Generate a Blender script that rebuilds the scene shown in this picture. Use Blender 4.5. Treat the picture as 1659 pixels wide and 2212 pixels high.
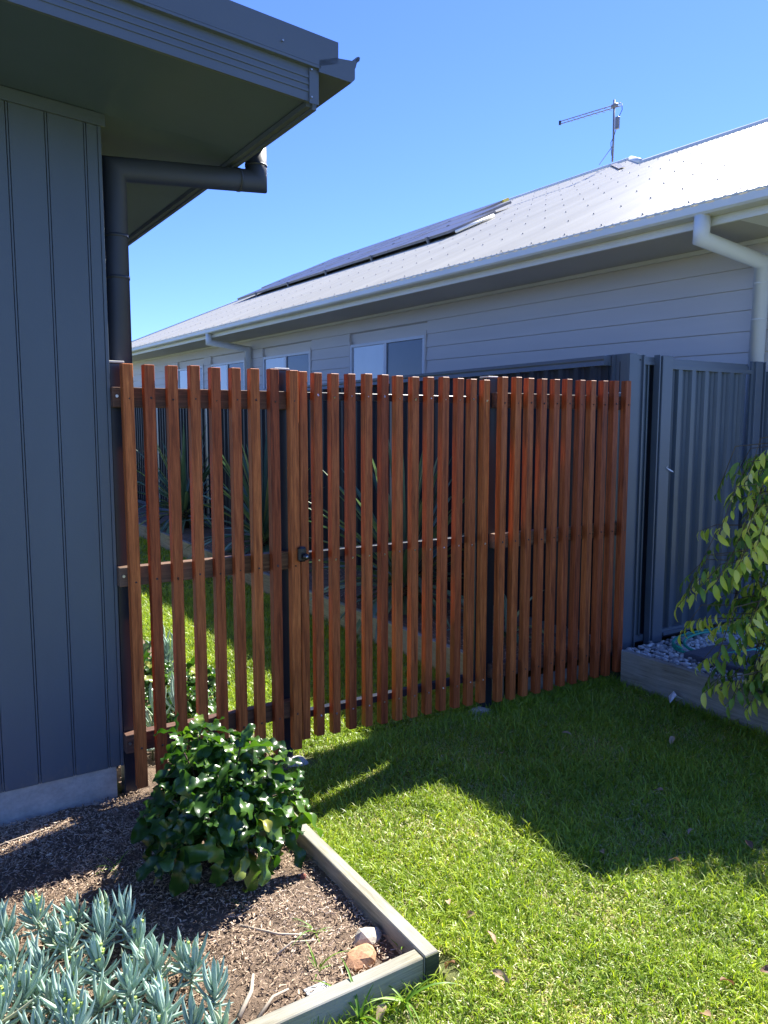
import bpy, bmesh, math, random
import numpy as np
from mathutils import Vector, Matrix, Euler
random.seed(7); rng = np.random.default_rng(7)
S = bpy.context.scene
for o in list(bpy.data.objects): bpy.data.objects.remove(o)
R = math.radians
# ------------------------------------------------------------------ camera, sky, sun, exposure
PITCH, YAW = R(6.3856), R(32.3555)
cam_d = bpy.data.cameras.new("camera"); cam_d.sensor_fit = 'VERTICAL'; cam_d.sensor_height = 24.0
cam_d.lens = 24.0 * 1662 / 2212; cam_d.clip_end = 600; cam_d.clip_start = 0.02
cam = bpy.data.objects.new("camera", cam_d); S.collection.objects.link(cam)
cam.location = (0, 0, 1.55); cam.rotation_euler = (math.pi / 2 - PITCH, 0, -YAW); S.camera = cam
SUN = Vector((0.87, 0.28, 1.0)).normalized()
EL = math.asin(SUN.z); AZ = math.atan2(SUN.x, SUN.y)
world = bpy.data.worlds.new("World"); S.world = world; world.use_nodes = True
wn = world.node_tree; wn.nodes.clear()
sky = wn.nodes.new('ShaderNodeTexSky'); sky.sky_type = 'NISHITA'; sky.sun_disc = False
sky.sun_elevation = EL; sky.sun_rotation = AZ; sky.air_density = 0.8; sky.dust_density = 0.05; sky.ozone_density = 3.0
bg = wn.nodes.new('ShaderNodeBackground'); bg.inputs['Strength'].default_value = 0.084
wo = wn.nodes.new('ShaderNodeOutputWorld')
tint = wn.nodes.new('ShaderNodeMix'); tint.data_type = 'RGBA'; tint.blend_type = 'MULTIPLY'; tint.inputs[0].default_value = 1.0
tint.inputs[7].default_value = (0.435, 0.55, 0.95, 1)
wn.links.new(sky.outputs[0], tint.inputs[6]); wn.links.new(tint.outputs[2], bg.inputs[0]); wn.links.new(bg.outputs[0], wo.inputs[0])
sd = bpy.data.lights.new("sun", 'SUN'); sd.energy = 4.1; sd.angle = R(0.53); sd.color = (1.0, 0.955, 0.88)
sun = bpy.data.objects.new("sun", sd); S.collection.objects.link(sun)
sun.rotation_euler = SUN.to_track_quat('Z', 'Y').to_euler(); sun.location = (20, 8, 25)
S.view_settings.view_transform = 'Standard'; S.view_settings.look = 'None'
S.view_settings.exposure = 1.95; S.view_settings.gamma = 1.0; S.view_settings.use_curve_mapping = False
S.cycles.max_bounces = 8; S.cycles.transparent_max_bounces = 8

# ------------------------------------------------------------------ materials
def nt(name):
    m = bpy.data.materials.new(name); m.use_nodes = True; t = m.node_tree
    b = t.nodes['Principled BSDF']; return m, t, b
def N(t, kind, **kw):
    n = t.nodes.new(kind)
    for k, v in kw.items():
        if k in n.inputs.keys() if isinstance(k, str) else False: n.inputs[k].default_value = v
        else: setattr(n, k, v)
    return n
def ramp(t, src, stops):
    r = t.nodes.new('ShaderNodeValToRGB'); t.links.new(src, r.inputs[0])
    while len(r.color_ramp.elements) < len(stops): r.color_ramp.elements.new(0.5)
    for e, (p, c) in zip(r.color_ramp.elements, stops): e.position = p; e.color = (*c, 1)
    return r.outputs[0]
def noise(t, scale=(1, 1, 1), sc=5.0, detail=4, rough=0.55, coord='Object', rand=False, dist=0.0):
    tc = t.nodes.new('ShaderNodeTexCoord'); mp = t.nodes.new('ShaderNodeMapping')
    mp.inputs['Scale'].default_value = scale; t.links.new(tc.outputs[coord], mp.inputs[0])
    if rand:
        oi = t.nodes.new('ShaderNodeObjectInfo'); mm = t.nodes.new('ShaderNodeVectorMath'); mm.operation = 'SCALE'
        mm.inputs[0].default_value = (37.0, 71.0, 53.0); t.links.new(oi.outputs['Random'], mm.inputs['Scale'])
        t.links.new(mm.outputs[0], mp.inputs['Location'])
    n = t.nodes.new('ShaderNodeTexNoise'); n.inputs['Scale'].default_value = sc; n.inputs['Detail'].default_value = detail
    n.inputs['Roughness'].default_value = rough; n.inputs['Distortion'].default_value = dist
    t.links.new(mp.outputs[0], n.inputs['Vector']); return n.outputs['Fac']
def bump(t, b, src, strength=0.3, dist=0.002):
    n = t.nodes.new('ShaderNodeBump'); n.inputs['Strength'].default_value = strength; n.inputs['Distance'].default_value = dist
    t.links.new(src, n.inputs['Height']); t.links.new(n.outputs[0], b.inputs['Normal'])
def mixc(t, fac, a, b, mode='MIX'):
    n = t.nodes.new('ShaderNodeMix'); n.data_type = 'RGBA'; n.blend_type = mode
    for s, v in ((0, fac), (6, a), (7, b)):
        if hasattr(v, 'links') or hasattr(v, 'is_linked'): t.links.new(v, n.inputs[s])
        elif s == 0: n.inputs[0].default_value = v
        else: n.inputs[s].default_value = (*v, 1)
    return n.outputs[2]
def paint(name, c, rough=0.5, var=0.12, sc=3.0, metallic=0.0, bmp=0.15, fine=60, scale=(1, 1, 1), spec=0.5):
    m, t, b = nt(name)
    f = noise(t, scale, sc, 5)
    lo = tuple(x * (1 - var) for x in c); hi = tuple(min(1, x * (1 + var)) for x in c)
    t.links.new(ramp(t, f, [(0.3, lo), (0.7, hi)]), b.inputs['Base Color'])
    b.inputs['Roughness'].default_value = rough; b.inputs['Metallic'].default_value = metallic
    b.inputs['Specular IOR Level'].default_value = spec
    if bmp: bump(t, b, noise(t, (1, 1, 1), fine, 3), bmp, 0.001)
    return m
M = {}
M['dark_clad'] = paint('dark_cladding', (0.080, 0.105, 0.135), 0.42, 0.10, 2.0, bmp=0.25, fine=140, scale=(1, 1, .3))
M['dark_metal'] = paint('dark_roof_metal', (0.10, 0.12, 0.15), 0.36, 0.06, 2.0, bmp=0)
M['dark_soffit'] = paint('dark_soffit', (0.075, 0.115, 0.17), 0.6, 0.12, 1.5, bmp=0.1)
M['dark_pipe'] = paint('dark_pipe', (0.034, 0.040, 0.052), 0.5, 0.1, 5, bmp=0)
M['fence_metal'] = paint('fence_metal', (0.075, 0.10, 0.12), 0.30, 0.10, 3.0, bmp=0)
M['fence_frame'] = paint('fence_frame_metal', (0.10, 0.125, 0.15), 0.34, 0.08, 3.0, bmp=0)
M['fence_shade'] = paint('fence_metal_shade_tone', (0.026, 0.033, 0.045), 0.5, 0.15, 3.0, bmp=0, spec=.2)  # darkened fence metal: the neighbour house's shade is put into this colour
M['post'] = paint('powder_coated_post', (0.022, 0.027, 0.038), 0.32, 0.15, 8, bmp=0)
M['black'] = paint('black_plastic', (0.012, 0.012, 0.014), 0.35, 0.1, 8, bmp=0)
M['steel'] = paint('steel', (0.55, 0.53, 0.50), 0.35, 0.1, 30, metallic=0.9, bmp=0)
M['rust_screw'] = paint('dark_screw', (0.05, 0.03, 0.02), 0.6, 0.3, 60, bmp=0)
M['pale_paint'] = paint('pale_paint', (0.72, 0.72, 0.67), 0.42, 0.05, 2.0, bmp=0)
M['pale_bright'] = paint('white_conduit_and_lit_soffit', (0.82, 0.83, 0.80), 0.5, .03, 2, bmp=0)  # white of the conduit; on the gable soffit it paints in bounced light
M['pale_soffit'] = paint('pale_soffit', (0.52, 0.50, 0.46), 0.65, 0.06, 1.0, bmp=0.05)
M['siding'] = paint('grey_weatherboard', (0.63, 0.585, 0.53), 0.55, 0.05, 1.6, bmp=0.12, fine=90, scale=(1, .3, 3))
M['win_frame'] = paint('window_aluminium', (0.66, 0.68, 0.70), 0.4, 0.04, 4, bmp=0)
M['yellow'] = paint('yellow_cap', (0.65, 0.55, 0.10), 0.5, 0.1, 10, bmp=0)
M['alu'] = paint('antenna_metal', (0.20, 0.20, 0.21), 0.45, 0.15, 20, metallic=0.2, bmp=0)
M['plastic_white'] = paint('white_plastic', (0.72, 0.74, 0.76), 0.4, 0.08, 30, bmp=0)
M['hose'] = paint('green_hose', (0.02, 0.34, 0.22), 0.35, 0.15, 12, bmp=0)
M['paver'] = paint('grey_paver', (0.10, 0.105, 0.12), 0.8, 0.2, 20, bmp=0.5, fine=200)
m = M['dark_clad']; t = m.node_tree; b = t.nodes['Principled BSDF']; old = b.inputs['Base Color'].links[0].from_socket
geo = t.nodes.new('ShaderNodeNewGeometry'); sp_ = t.nodes.new('ShaderNodeSeparateXYZ'); t.links.new(geo.outputs['Position'], sp_.inputs[0])
ma = t.nodes.new('ShaderNodeMath'); ma.operation = 'MULTIPLY_ADD'; ma.inputs[1].default_value = -2.2; ma.inputs[2].default_value = 1.0; t.links.new(sp_.outputs['Z'], ma.inputs[0])
nz_ = noise(t, (1, 1, .5), 38, 6, .75); mu = t.nodes.new('ShaderNodeMath'); mu.operation = 'MULTIPLY'; mu.use_clamp = True; t.links.new(ma.outputs[0], mu.inputs[0]); t.links.new(nz_, mu.inputs[1])
t.links.new(mixc(t, ramp(t, mu.outputs[0], [(0.28, (0, 0, 0)), (0.5, (.5, .5, .5))]), old, (0.20, 0.17, 0.13)), b.inputs['Base Color'])
# roof sheet: painted corrugated steel, semi-gloss
M['roof'] = paint('pale_roof_steel', (0.47, 0.45, 0.36), 0.27, 0.10, 0.8, bmp=0, spec=0.4, scale=(.4, 3, 1))
# concrete
m, t, b = nt('concrete'); f = noise(t, (1, 1, 1.6), 9, 8, .65); g = noise(t, (1, 1, 1), 60, 6, .7)
c = ramp(t, f, [(0.3, (0.42, 0.41, 0.38)), (0.55, (0.58, 0.57, 0.53)), (0.75, (0.70, 0.68, 0.63))])
t.links.new(mixc(t, 0.35, c, ramp(t, g, [(0.3, (0.12, 0.12, 0.11)), (0.6, (0.5, 0.5, 0.48))]), 'MULTIPLY'), b.inputs['Base Color'])
b.inputs['Roughness'].default_value = 0.9; bump(t, b, g, 0.8, 0.006); M['concrete'] = m
# glass
def glassy(name, c, rough=0.04, spec=1.0):
    m, t, b = nt(name); f = noise(t, (1, 1, 1), 1.3, 3)
    t.links.new(ramp(t, f, [(0.3, tuple(x * .8 for x in c)), (0.7, c)]), b.inputs['Base Color'])
    b.inputs['Roughness'].default_value = rough; b.inputs['Specular IOR Level'].default_value = spec
    b.inputs['IOR'].default_value = 1.65; return m
M['glass'] = glassy('window_glass', (0.10, 0.12, 0.15), .08, .35)
M['glass_sky_tone'] = glassy('window_glass_sky_reflection_tone', (0.50, 0.52, 0.52))  # pale base colour stands in for sky reflected in the left panes
M['solar'] = glassy('solar_cells', (0.06, 0.058, 0.065), 0.35, 0.5)
# timbers
def timber(name, dark, mid, light, along='Z', rough=0.55, weather=0.0, rvar=0.35):
    m, t, b = nt(name)
    sc = {'Z': (26, 26, 1.3), 'Y': (26, 1.3, 26), 'X': (1.3, 26, 26)}[along]
    g1 = noise(t, sc, 2.6, 6, .62, rand=True, dist=0.6); g2 = noise(t, tuple(s * 4 for s in sc), 3.0, 4, .7, rand=True)
    col = ramp(t, g1, [(0.25, dark), (0.5, mid), (0.78, light)])
    col = mixc(t, 0.6, col, ramp(t, g2, [(0.35, (.45, .42, .40)), (0.6, (1, 1, 1))]), 'MULTIPLY')
    oi = t.nodes.new('ShaderNodeObjectInfo')
    tint = ramp(t, oi.outputs['Random'], [(0.0, (1 - rvar, 1 - rvar * 1.3, 1 - rvar * 1.1)), (0.3, (0.88, .78, .80)), (0.6, (1, 1, 1)), (0.8, (1.04, 1.04, 1.0)), (1.0, (1.16, 1.20, 1.06))])
    col = mixc(t, 1.0, col, tint, 'MULTIPLY')
    if weather:
        w = noise(t, (1, 1, 1), 3.5, 5, .6, rand=True)
        col = mixc(t, ramp(t, w, [(0.38, (0, 0, 0)), (0.68, (weather,) * 3)]), col, (0.30, 0.30, 0.27))
    t.links.new(col, b.inputs['Base Color']); b.inputs['Roughness'].default_value = rough
    b.inputs['Specular IOR Level'].default_value = 0.2
    bump(t, b, g2, 0.35, 0.0015); return m
M['merbau'] = timber('oiled_hardwood_slat', (0.14, 0.033, 0.012), (0.42, 0.112, 0.034), (0.64, 0.205, 0.066), 'Z', 0.48)
M['rail'] = timber('rough_hardwood_rail', (0.05, 0.028, 0.018), (0.15, 0.075, 0.042), (0.30, 0.17, 0.10), 'X', 0.6, 0.15)
M['sleeper_y'] = timber('treated_pine_y', (0.14, 0.13, 0.085), (0.31, 0.30, 0.22), (0.46, 0.45, 0.36), 'Y', 0.85, 0.8, .1)
M['sleeper_x'] = timber('treated_pine_x', (0.14, 0.13, 0.085), (0.30, 0.29, 0.21), (0.45, 0.44, 0.35), 'X', 0.85, 0.8, .1)
M['sleeper_end'] = timber('treated_pine_end', (0.02, 0.03, 0.02), (0.045, 0.055, 0.035), (0.09, 0.10, 0.06), 'X', 0.85, 0.0, .1)
M['bark'] = timber('bark', (0.05, 0.035, 0.02), (0.12, 0.09, 0.05), (0.2, 0.16, 0.1), 'Z', 0.85, .2)
# soils
def soil(name, a, bb, c3, sc=14, bd=.008):
    m, t, b = nt(name); f = noise(t, (1, 1, 1), sc, 8, .7); g = noise(t, (1, 1, 1), sc * 9, 5, .7)
    col = ramp(t, f, [(0.3, a), (0.55, bb), (0.75, c3)])
    t.links.new(mixc(t, 0.5, col, ramp(t, g, [(0.35, (.35, .33, .3)), (0.6, (1, 1, 1))]), 'MULTIPLY'), b.inputs['Base Color'])
    b.inputs['Roughness'].default_value = 0.95; bump(t, b, g, 1.0, bd); return m
M['lawn_soil'] = soil('lawn_soil', (0.07, 0.08, 0.02), (0.14, 0.16, 0.045), (0.24, 0.23, 0.10))
M['bed_soil'] = soil('bed_soil', (0.10, 0.068, 0.046), (0.21, 0.148, 0.10), (0.32, 0.235, 0.165))
M['gravel_soil'] = soil('gravel_base', (0.05, 0.05, 0.05), (0.10, 0.10, 0.10), (0.18, 0.18, 0.18))
# scattered things coloured by an attribute "rnd"
def rnd_mat(name, stops, rough=0.7, trans=0.0, spec=0.3, island=False, gscale=0.0, trans_boost=(1.3, 1.25, 0.6)):
    m, t, b = nt(name)
    if island:
        oi = t.nodes.new('ShaderNodeObjectInfo'); ge = t.nodes.new('ShaderNodeNewGeometry')
        ad = t.nodes.new('ShaderNodeMath'); ad.operation = 'ADD'; t.links.new(oi.outputs['Random'], ad.inputs[0]); t.links.new(ge.outputs['Random Per Island'], ad.inputs[1])
        fr = t.nodes.new('ShaderNodeMath'); fr.operation = 'FRACT'; t.links.new(ad.outputs[0], fr.inputs[0]); src = fr.outputs[0]
    else:
        at = t.nodes.new('ShaderNodeAttribute'); at.attribute_name = 'rnd'; src = at.outputs['Fac']
    col = ramp(t, src, stops)
    if gscale:
        f = noise(t, (1, 1, 1), gscale, 3, .6)
        col = mixc(t, 0.5, col, ramp(t, f, [(0.3, (.50, .58, .5)), (0.5, (.95, .97, .9)), (0.7, (1.35, 1.2, 1.3))]), 'MULTIPLY')
    t.links.new(col, b.inputs['Base Color']); b.inputs['Roughness'].default_value = rough
    b.inputs['Specular IOR Level'].default_value = spec
    if trans:
        tr = t.nodes.new('ShaderNodeBsdfTranslucent'); t.links.new(mixc(t, 1.0, col, trans_boost, 'MULTIPLY'), tr.inputs[0])
        mx = t.nodes.new('ShaderNodeMixShader'); mx.inputs[0].default_value = trans
        out = t.nodes['Material Output']
        t.links.new(b.outputs[0], mx.inputs[1]); t.links.new(tr.outputs[0], mx.inputs[2]); t.links.new(mx.outputs[0], out.inputs[0])
    return m
M['grass'] = rnd_mat('grass_blades', [(0.0, (0.12, 0.20, 0.018)), (0.35, (0.24, 0.36, 0.030)), (0.62, (0.37, 0.49, 0.045)), (0.80, (0.48, 0.54, 0.09)), (0.90, (0.60, 0.56, 0.26)), (1.0, (0.68, 0.62, 0.38))], 0.42, 0.42, 0.5, gscale=2.6)
M['mulch'] = rnd_mat('mulch_chips', [(0.0, (0.11, 0.074, 0.048)), (0.35, (0.31, 0.22, 0.148)), (0.7, (0.53, 0.40, 0.285)), (0.92, (0.62, 0.49, 0.36)), (1.0, (0.78, 0.67, 0.53))], 0.85, 0, 0.2)
M['pebble'] = rnd_mat('pebbles', [(0.0, (0.24, 0.24, 0.24)), (0.4, (0.48, 0.47, 0.45)), (0.75, (0.66, 0.64, 0.60)), (1.0, (0.80, 0.78, 0.73))], 0.6, 0, 0.4)
def leaf_mat(name, stops, rough, trans, spec, tb=(1.5, 1.4, 0.5)): return rnd_mat(name, stops, rough, trans, spec, island=True, trans_boost=tb)
M['bush_leaf'] = leaf_mat('glossy_leaf', [(0.0, (0.016, 0.048, 0.010)), (0.45, (0.032, 0.085, 0.014)), (0.8, (0.06, 0.135, 0.022)), (0.95, (0.12, 0.21, 0.035)), (1.0, (0.30, 0.30, 0.06))], 0.30, 0.28, 0.5, (1.8, 2.0, 0.5))
M['chalk'] = leaf_mat('chalky_blue_leaf', [(0.0, (0.24, 0.35, 0.32)), (0.45, (0.38, 0.51, 0.46)), (0.85, (0.50, 0.63, 0.55)), (0.97, (0.50, 0.62, 0.44)), (1.0, (0.42, 0.34, 0.22))], 0.55, 0.22, 0.3, (1.15, 1.3, .8))
M['chalk_stem'] = paint('succulent_stem', (0.20, 0.24, 0.13), 0.7, .2, 20)
M['bud'] = paint('lime_flower_buds', (0.34, 0.46, 0.10), 0.6, .2, 40)
M['shrub_old'] = leaf_mat('shrub_leaf_mature', [(0.0, (0.06, 0.14, 0.022)), (0.6, (0.13, 0.25, 0.036)), (1.0, (0.24, 0.37, 0.055))], 0.42, 0.30, 0.4)
M['shrub_new'] = leaf_mat('shrub_leaf_new', [(0.0, (0.42, 0.54, 0.06)), (0.5, (0.68, 0.74, 0.10)), (0.8, (0.86, 0.84, 0.18)), (1.0, (0.90, 0.86, 0.40))], 0.45, 0.38, 0.4, (1.1, 1.1, .6))
M['flax'] = leaf_mat('flax_leaf', [(0.0, (0.07, 0.13, 0.08)), (0.5, (0.13, 0.22, 0.12)), (0.85, (0.20, 0.30, 0.14)), (1.0, (0.30, 0.32, 0.10))], 0.35, 0.15, 0.5, (1.0, 1.1, .8))
M['weed'] = leaf_mat('weed_blade', [(0.0, (0.08, 0.20, 0.02)), (1.0, (0.22, 0.36, 0.05))], 0.45, 0.35, 0.4)
M['dead_leaf'] = leaf_mat('dead_leaf', [(0.0, (0.16, 0.08, 0.045)), (0.5, (0.34, 0.22, 0.13)), (1.0, (0.58, 0.46, 0.32))], 0.6, 0.2, 0.3, (1.2, 1, .8))
M['rock_tan'] = soil('orange_tan_rock', (0.36, 0.16, 0.10), (0.62, 0.36, 0.19), (0.74, 0.56, 0.36), 9, .002)
M['rock_grey'] = soil('grey_tan_rock', (0.36, 0.32, 0.26), (0.52, 0.47, 0.38), (0.60, 0.55, 0.45), 9, .002)
M['rock_red'] = soil('red_stone', (0.22, 0.06, 0.04), (0.34, 0.12, 0.08), (0.42, 0.18, 0.12), 20)
M['slate'] = paint('pale_slate', (0.33, 0.36, 0.37), 0.7, .15, 20)
M['stick'] = paint('pale_bark', (0.42, 0.35, 0.27), 0.85, .3, 20, bmp=.4)

# ------------------------------------------------------------------ mesh helpers
COL = S.collection
class MB:
    def __init__(s): s.v = []; s.f = []
    def poly(s, pts):
        n = len(s.v); s.v += [tuple(p) for p in pts]; s.f.append(tuple(range(n, n + len(pts)))); return s
    def box(s, x0, x1, y0, y1, z0, z1, ch=0.0):
        n = len(s.v)
        if not ch:
            s.v += [(x, y, z) for z in (z0, z1) for y in (y0, y1) for x in (x0, x1)]
            s.f += [tuple(n + i for i in q) for q in ((0, 2, 3, 1), (4, 5, 7, 6), (0, 1, 5, 4), (2, 6, 7, 3), (0, 4, 6, 2), (1, 3, 7, 5))]
            return s
        bm = bmesh.new(); bmesh.ops.create_cube(bm, size=1)
        for v in bm.verts:
            v.co = Vector((x0 + (v.co.x + .5) * (x1 - x0), y0 + (v.co.y + .5) * (y1 - y0), z0 + (v.co.z + .5) * (z1 - z0)))
        bmesh.ops.bevel(bm, geom=bm.edges[:], offset=ch, segments=1, affect='EDGES')
        bm.verts.index_update(); s.v += [tuple(v.co) for v in bm.verts]; s.f += [tuple(n + v.index for v in f.verts) for f in bm.faces]; bm.free()
        return s
    def sweep(s, profile, axis, a, b, close=True, caps=True):
        """profile: points in the plane across `axis` ('X': (y,z), 'Y': (x,z), 'Z': (x,y)), run from a to b"""
        def P(p, u): return {'X': (u, p[0], p[1]), 'Y': (p[0], u, p[1]), 'Z': (p[0], p[1], u)}[axis]
        n = len(s.v); k = len(profile)
        s.v += [P(p, a) for p in profile] + [P(p, b) for p in profile]
        for i in range(k if close else k - 1):
            j = (i + 1) % k; s.f.append((n + i, n + j, n + k + j, n + k + i))
        if close and caps: s.f += [tuple(n + i for i in range(k))[::-1], tuple(n + k + i for i in range(k))]
        return s
    def tube(s, pts, r, seg=10, caps=True, r1=None):
        pts = [Vector(p) for p in pts]; n0 = len(s.v); K = len(pts); prev = None
        for i, p in enumerate(pts):
            d1 = (pts[i] - pts[i - 1]).normalized() if i else None; d2 = (pts[i + 1] - pts[i]).normalized() if i < K - 1 else None
            d = (d1 or d2) if not (d1 and d2) else (d1 + d2).normalized()
            if prev is None: a = d.orthogonal().normalized()
            else: a = (prev - d * prev.dot(d)).normalized()
            prev = a; bb = d.cross(a); st = 1.0
            if d1 and d2:
                c = max(0.35, d1.dot(d)); st = 1.0 / c
            rr = r if r1 is None else r + (r1 - r) * i / (K - 1)
            bis = (d2 - d1) if (d1 and d2 and (d2 - d1).length > 1e-4) else None
            for q in range(seg):
                th = 2 * math.pi * q / seg; off = (a * math.cos(th) + bb * math.sin(th)) * rr
                if bis is not None:
                    bn = bis.normalized(); off = off + bn * off.dot(bn) * (st - 1)
                s.v.append(tuple(p + off))
        for i in range(K - 1):
            for q in range(seg):
                w = (q + 1) % seg
                s.f.append((n0 + i * seg + q, n0 + i * seg + w, n0 + (i + 1) * seg + w, n0 + (i + 1) * seg + q))
        if caps: s.f += [tuple(n0 + q for q in range(seg))[::-1], tuple(n0 + (K - 1) * seg + q for q in range(seg))]
        return s
    def mesh(s, name, mat, origin=(0, 0, 0), smooth=False):
        me = bpy.data.meshes.new(name); o = origin
        me.from_pydata([(x - o[0], y - o[1], z - o[2]) for x, y, z in s.v], [], s.f)
        me.materials.append(mat)
        if smooth: me.shade_smooth() if hasattr(me, 'shade_smooth') else None
        bm = bmesh.new(); bm.from_mesh(me); bmesh.ops.recalc_face_normals(bm, faces=bm.faces); bm.to_mesh(me); bm.free()
        return me
def tag(o, label=None, cat=None, group=None, kind=None):
    if label: o['label'] = label
    if cat: o['category'] = cat
    if group: o['group'] = group
    if kind: o['kind'] = kind
    return o
def thing(name, loc, label, cat, group=None):
    o = bpy.data.objects.new(name, None); o.empty_display_size = .1; COL.objects.link(o); o.location = loc
    return tag(o, label, cat, group)
def obj(name, me, parent=None, loc=(0, 0, 0)):
    o = bpy.data.objects.new(name, me); COL.objects.link(o); o.location = loc
    if parent is not None: o.parent = parent
    return o
def root_of(p):
    while p.parent is not None: p = p.parent
    return p
def part(name, mb, mat, parent, smooth=False, label=None, kind=None):
    me = mb.mesh(name, M[mat] if isinstance(mat, str) else mat, tuple(root_of(parent).location), smooth)
    return tag(obj(name, me, parent), label, None, None, kind)
def single(name, mb, mat, label, cat, smooth=False, group=None, origin=None):
    if origin is None:
        v = np.array(mb.v); origin = (float(v[:, 0].mean()), float(v[:, 1].mean()), float(v[:, 2].min()))
    return tag(obj(name, mb.mesh(name, M[mat], origin, smooth), None, origin), label, cat, group)
def np_mesh(name, V, quads=None, tris=None, mat=None, rnd=None, smooth=True):
    me = bpy.data.meshes.new(name); V = np.asarray(V, np.float32); me.vertices.add(len(V)); me.vertices.foreach_set('co', V.ravel())
    q = quads if quads is not None else np.zeros((0, 4), int); tr = tris if tris is not None else np.zeros((0, 3), int)
    me.loops.add(q.size + tr.size); me.loops.foreach_set('vertex_index', np.concatenate([q.ravel(), tr.ravel()]).astype(np.int32))
    me.polygons.add(len(q) + len(tr))
    st = np.concatenate([np.arange(len(q)) * 4, q.size + np.arange(len(tr)) * 3]).astype(np.int32)
    me.polygons.foreach_set('loop_start', st)
    me.polygons.foreach_set('use_smooth', np.full(len(st), smooth, bool))
    if rnd is not None:
        at = me.attributes.new('rnd', 'FLOAT', 'POINT'); at.data.foreach_set('value', np.asarray(rnd, np.float32))
    me.update(calc_edges=True)
    if mat: me.materials.append(M[mat])
    return me
def in_view(P, mg=0.12):
    """mask of points the photograph could see (with a margin); used only to skip building blades elsewhere"""
    P = np.asarray(P, float) - np.array([0, 0, 1.55])
    F = np.array([math.sin(YAW) * math.cos(PITCH), math.cos(YAW) * math.cos(PITCH), -math.sin(PITCH)])
    Rr = np.array([math.cos(YAW), -math.sin(YAW), 0]); U = np.cross(Rr, F)
    z = P @ F; z = np.where(z < .05, .05, z); x = (P @ Rr) / z * 1662 / 1659; y = (P @ U) / z * 1662 / 2212
    return (P @ F > .3) & (np.abs(x) < .5 + mg) & (np.abs(y) < .5 + mg)

# ------------------------------------------------------------------ the ground
g = MB()
xs = [-60, -8, -2] + list(np.arange(-1.5, 6.1, 0.25)) + [9, 20, 80]; ys = [-40, -5] + list(np.arange(-1, 12, 0.25)) + [16, 30, 90]
def lawn_z(x, y): return 0.006 * math.sin(2.1 * x + 1) * math.cos(1.7 * y) + 0.004 * math.sin(5 * x + 3 * y)
idx = {}
for i, x in enumerate(xs):
    for j, y in enumerate(ys): idx[i, j] = len(g.v); g.v.append((x, y, lawn_z(x, y) - 0.006))
for i in range(len(xs) - 1):
    for j in range(len(ys) - 1): g.f.append((idx[i, j], idx[i + 1, j], idx[i + 1, j + 1], idx[i, j + 1]))
tag(obj('ground', g.mesh('ground', M['lawn_soil'])), kind='structure')
def bed(name, x0, x1, y0, y1, z, mat, step=0.04, amp=0.006, thick=0.12):
    nx, ny = max(2, int((x1 - x0) / step)), max(2, int((y1 - y0) / step))
    X, Y = np.meshgrid(np.linspace(x0, x1, nx), np.linspace(y0, y1, ny), indexing='ij')
    Z = z + amp * (np.sin(X * 9 + 1.3) * np.cos(Y * 7) + .6 * np.sin(X * 23 + Y * 17) + .4 * np.cos(X * 41 - Y * 37)) + amp * .5 * rng.standard_normal(X.shape)
    V = np.stack([X, Y, Z], -1).reshape(-1, 3); k = np.arange(nx * ny).reshape(nx, ny)
    q = np.stack([k[:-1, :-1], k[1:, :-1], k[1:, 1:], k[:-1, 1:]], -1).reshape(-1, 4)
    return tag(obj(name, np_mesh(name, V, q, None, mat)), kind='structure')
bed('garden_soil', -3.0, 1.158, 1.662, 3.14, 0.022, 'bed_soil')
bed('side_garden_soil', 0.73, 1.42, 3.02, 7.5, 0.020, 'bed_soil')
bed('raised_bed_soil', 2.86, 3.70, 3.25, 20, 0.165, 'bed_soil', 0.08)
bed('gravel_base', 3.63, 6.5, 0.2, 3.14, 0.150, 'gravel_soil', 0.06)
bed('neighbour_path', 3.76, 5.3, 3.22, 22, 0.16, 'gravel_soil', 0.25)

# ------------------------------------------------------------------ dark house on the left
WX, WY = 0.72, 3.158
h = thing('dark_house', (WX, WY, 0), 'dark blue grey house corner with flat deep eaves at the left edge', 'house')
h.rotation_euler = (R(0.6), 0, 0)
part('house_body', MB().box(-4, WX - .012, WY + .03, 12, 0.13, 2.70), 'dark_clad', h)
part('concrete_base', MB().box(-4, WX - .026, WY + .004, 12, -0.05, 0.185), 'concrete', h)
gx = [0.709, 0.664, 0.530, 0.402]
while gx[-1] > -3.9: gx.append(gx[-1] - 0.1305)
RS = 0.072                                     # rise of the low roof per metre to the left
def roofz(x): return 2.655 + RS * (1.294 - x)
for k in range(len(gx) - 1):                   # vertical boards with a narrow double groove between them
    x1, x0 = gx[k] - (0.0055 if k else 0.001), gx[k + 1] + 0.0055
    b_ = MB(); b_.sweep([(x0, .155), (x1, .155), (x1, 2.79 if x1 > .5 else roofz(x1)), (x0, roofz(x0))], 'Y', 0, 0) if False else None
    b_ = MB().box(x0, x1, WY - .008, WY + .03, 0.157, roofz(x0) - 0.004 + .03, 0.0012)
    part('board', b_, 'dark_clad', h)
    part('groove_bead', MB().box(x0 - .0085, x0 - .0025, WY - .0065, WY + .03, 0.158, roofz(x0) + .02), 'dark_clad', h)
part('corner_trim', MB().box(0.7095, 0.7215, WY - .010, WY + .03, 0.156, 2.76, .001), 'dark_clad', h)
part('side_cladding', MB().box(WX - .012, WX, WY + .03, 12, 0.16, 2.78), 'dark_clad', h)
part('top_trim', MB().sweep([(-4, roofz(-4) - .034), (0.735, roofz(.735) - .034), (0.735, roofz(.735) + .01), (-4, roofz(-4) + .01)], 'Y', WY - .022, WY - .009), 'dark_clad', h)
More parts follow.
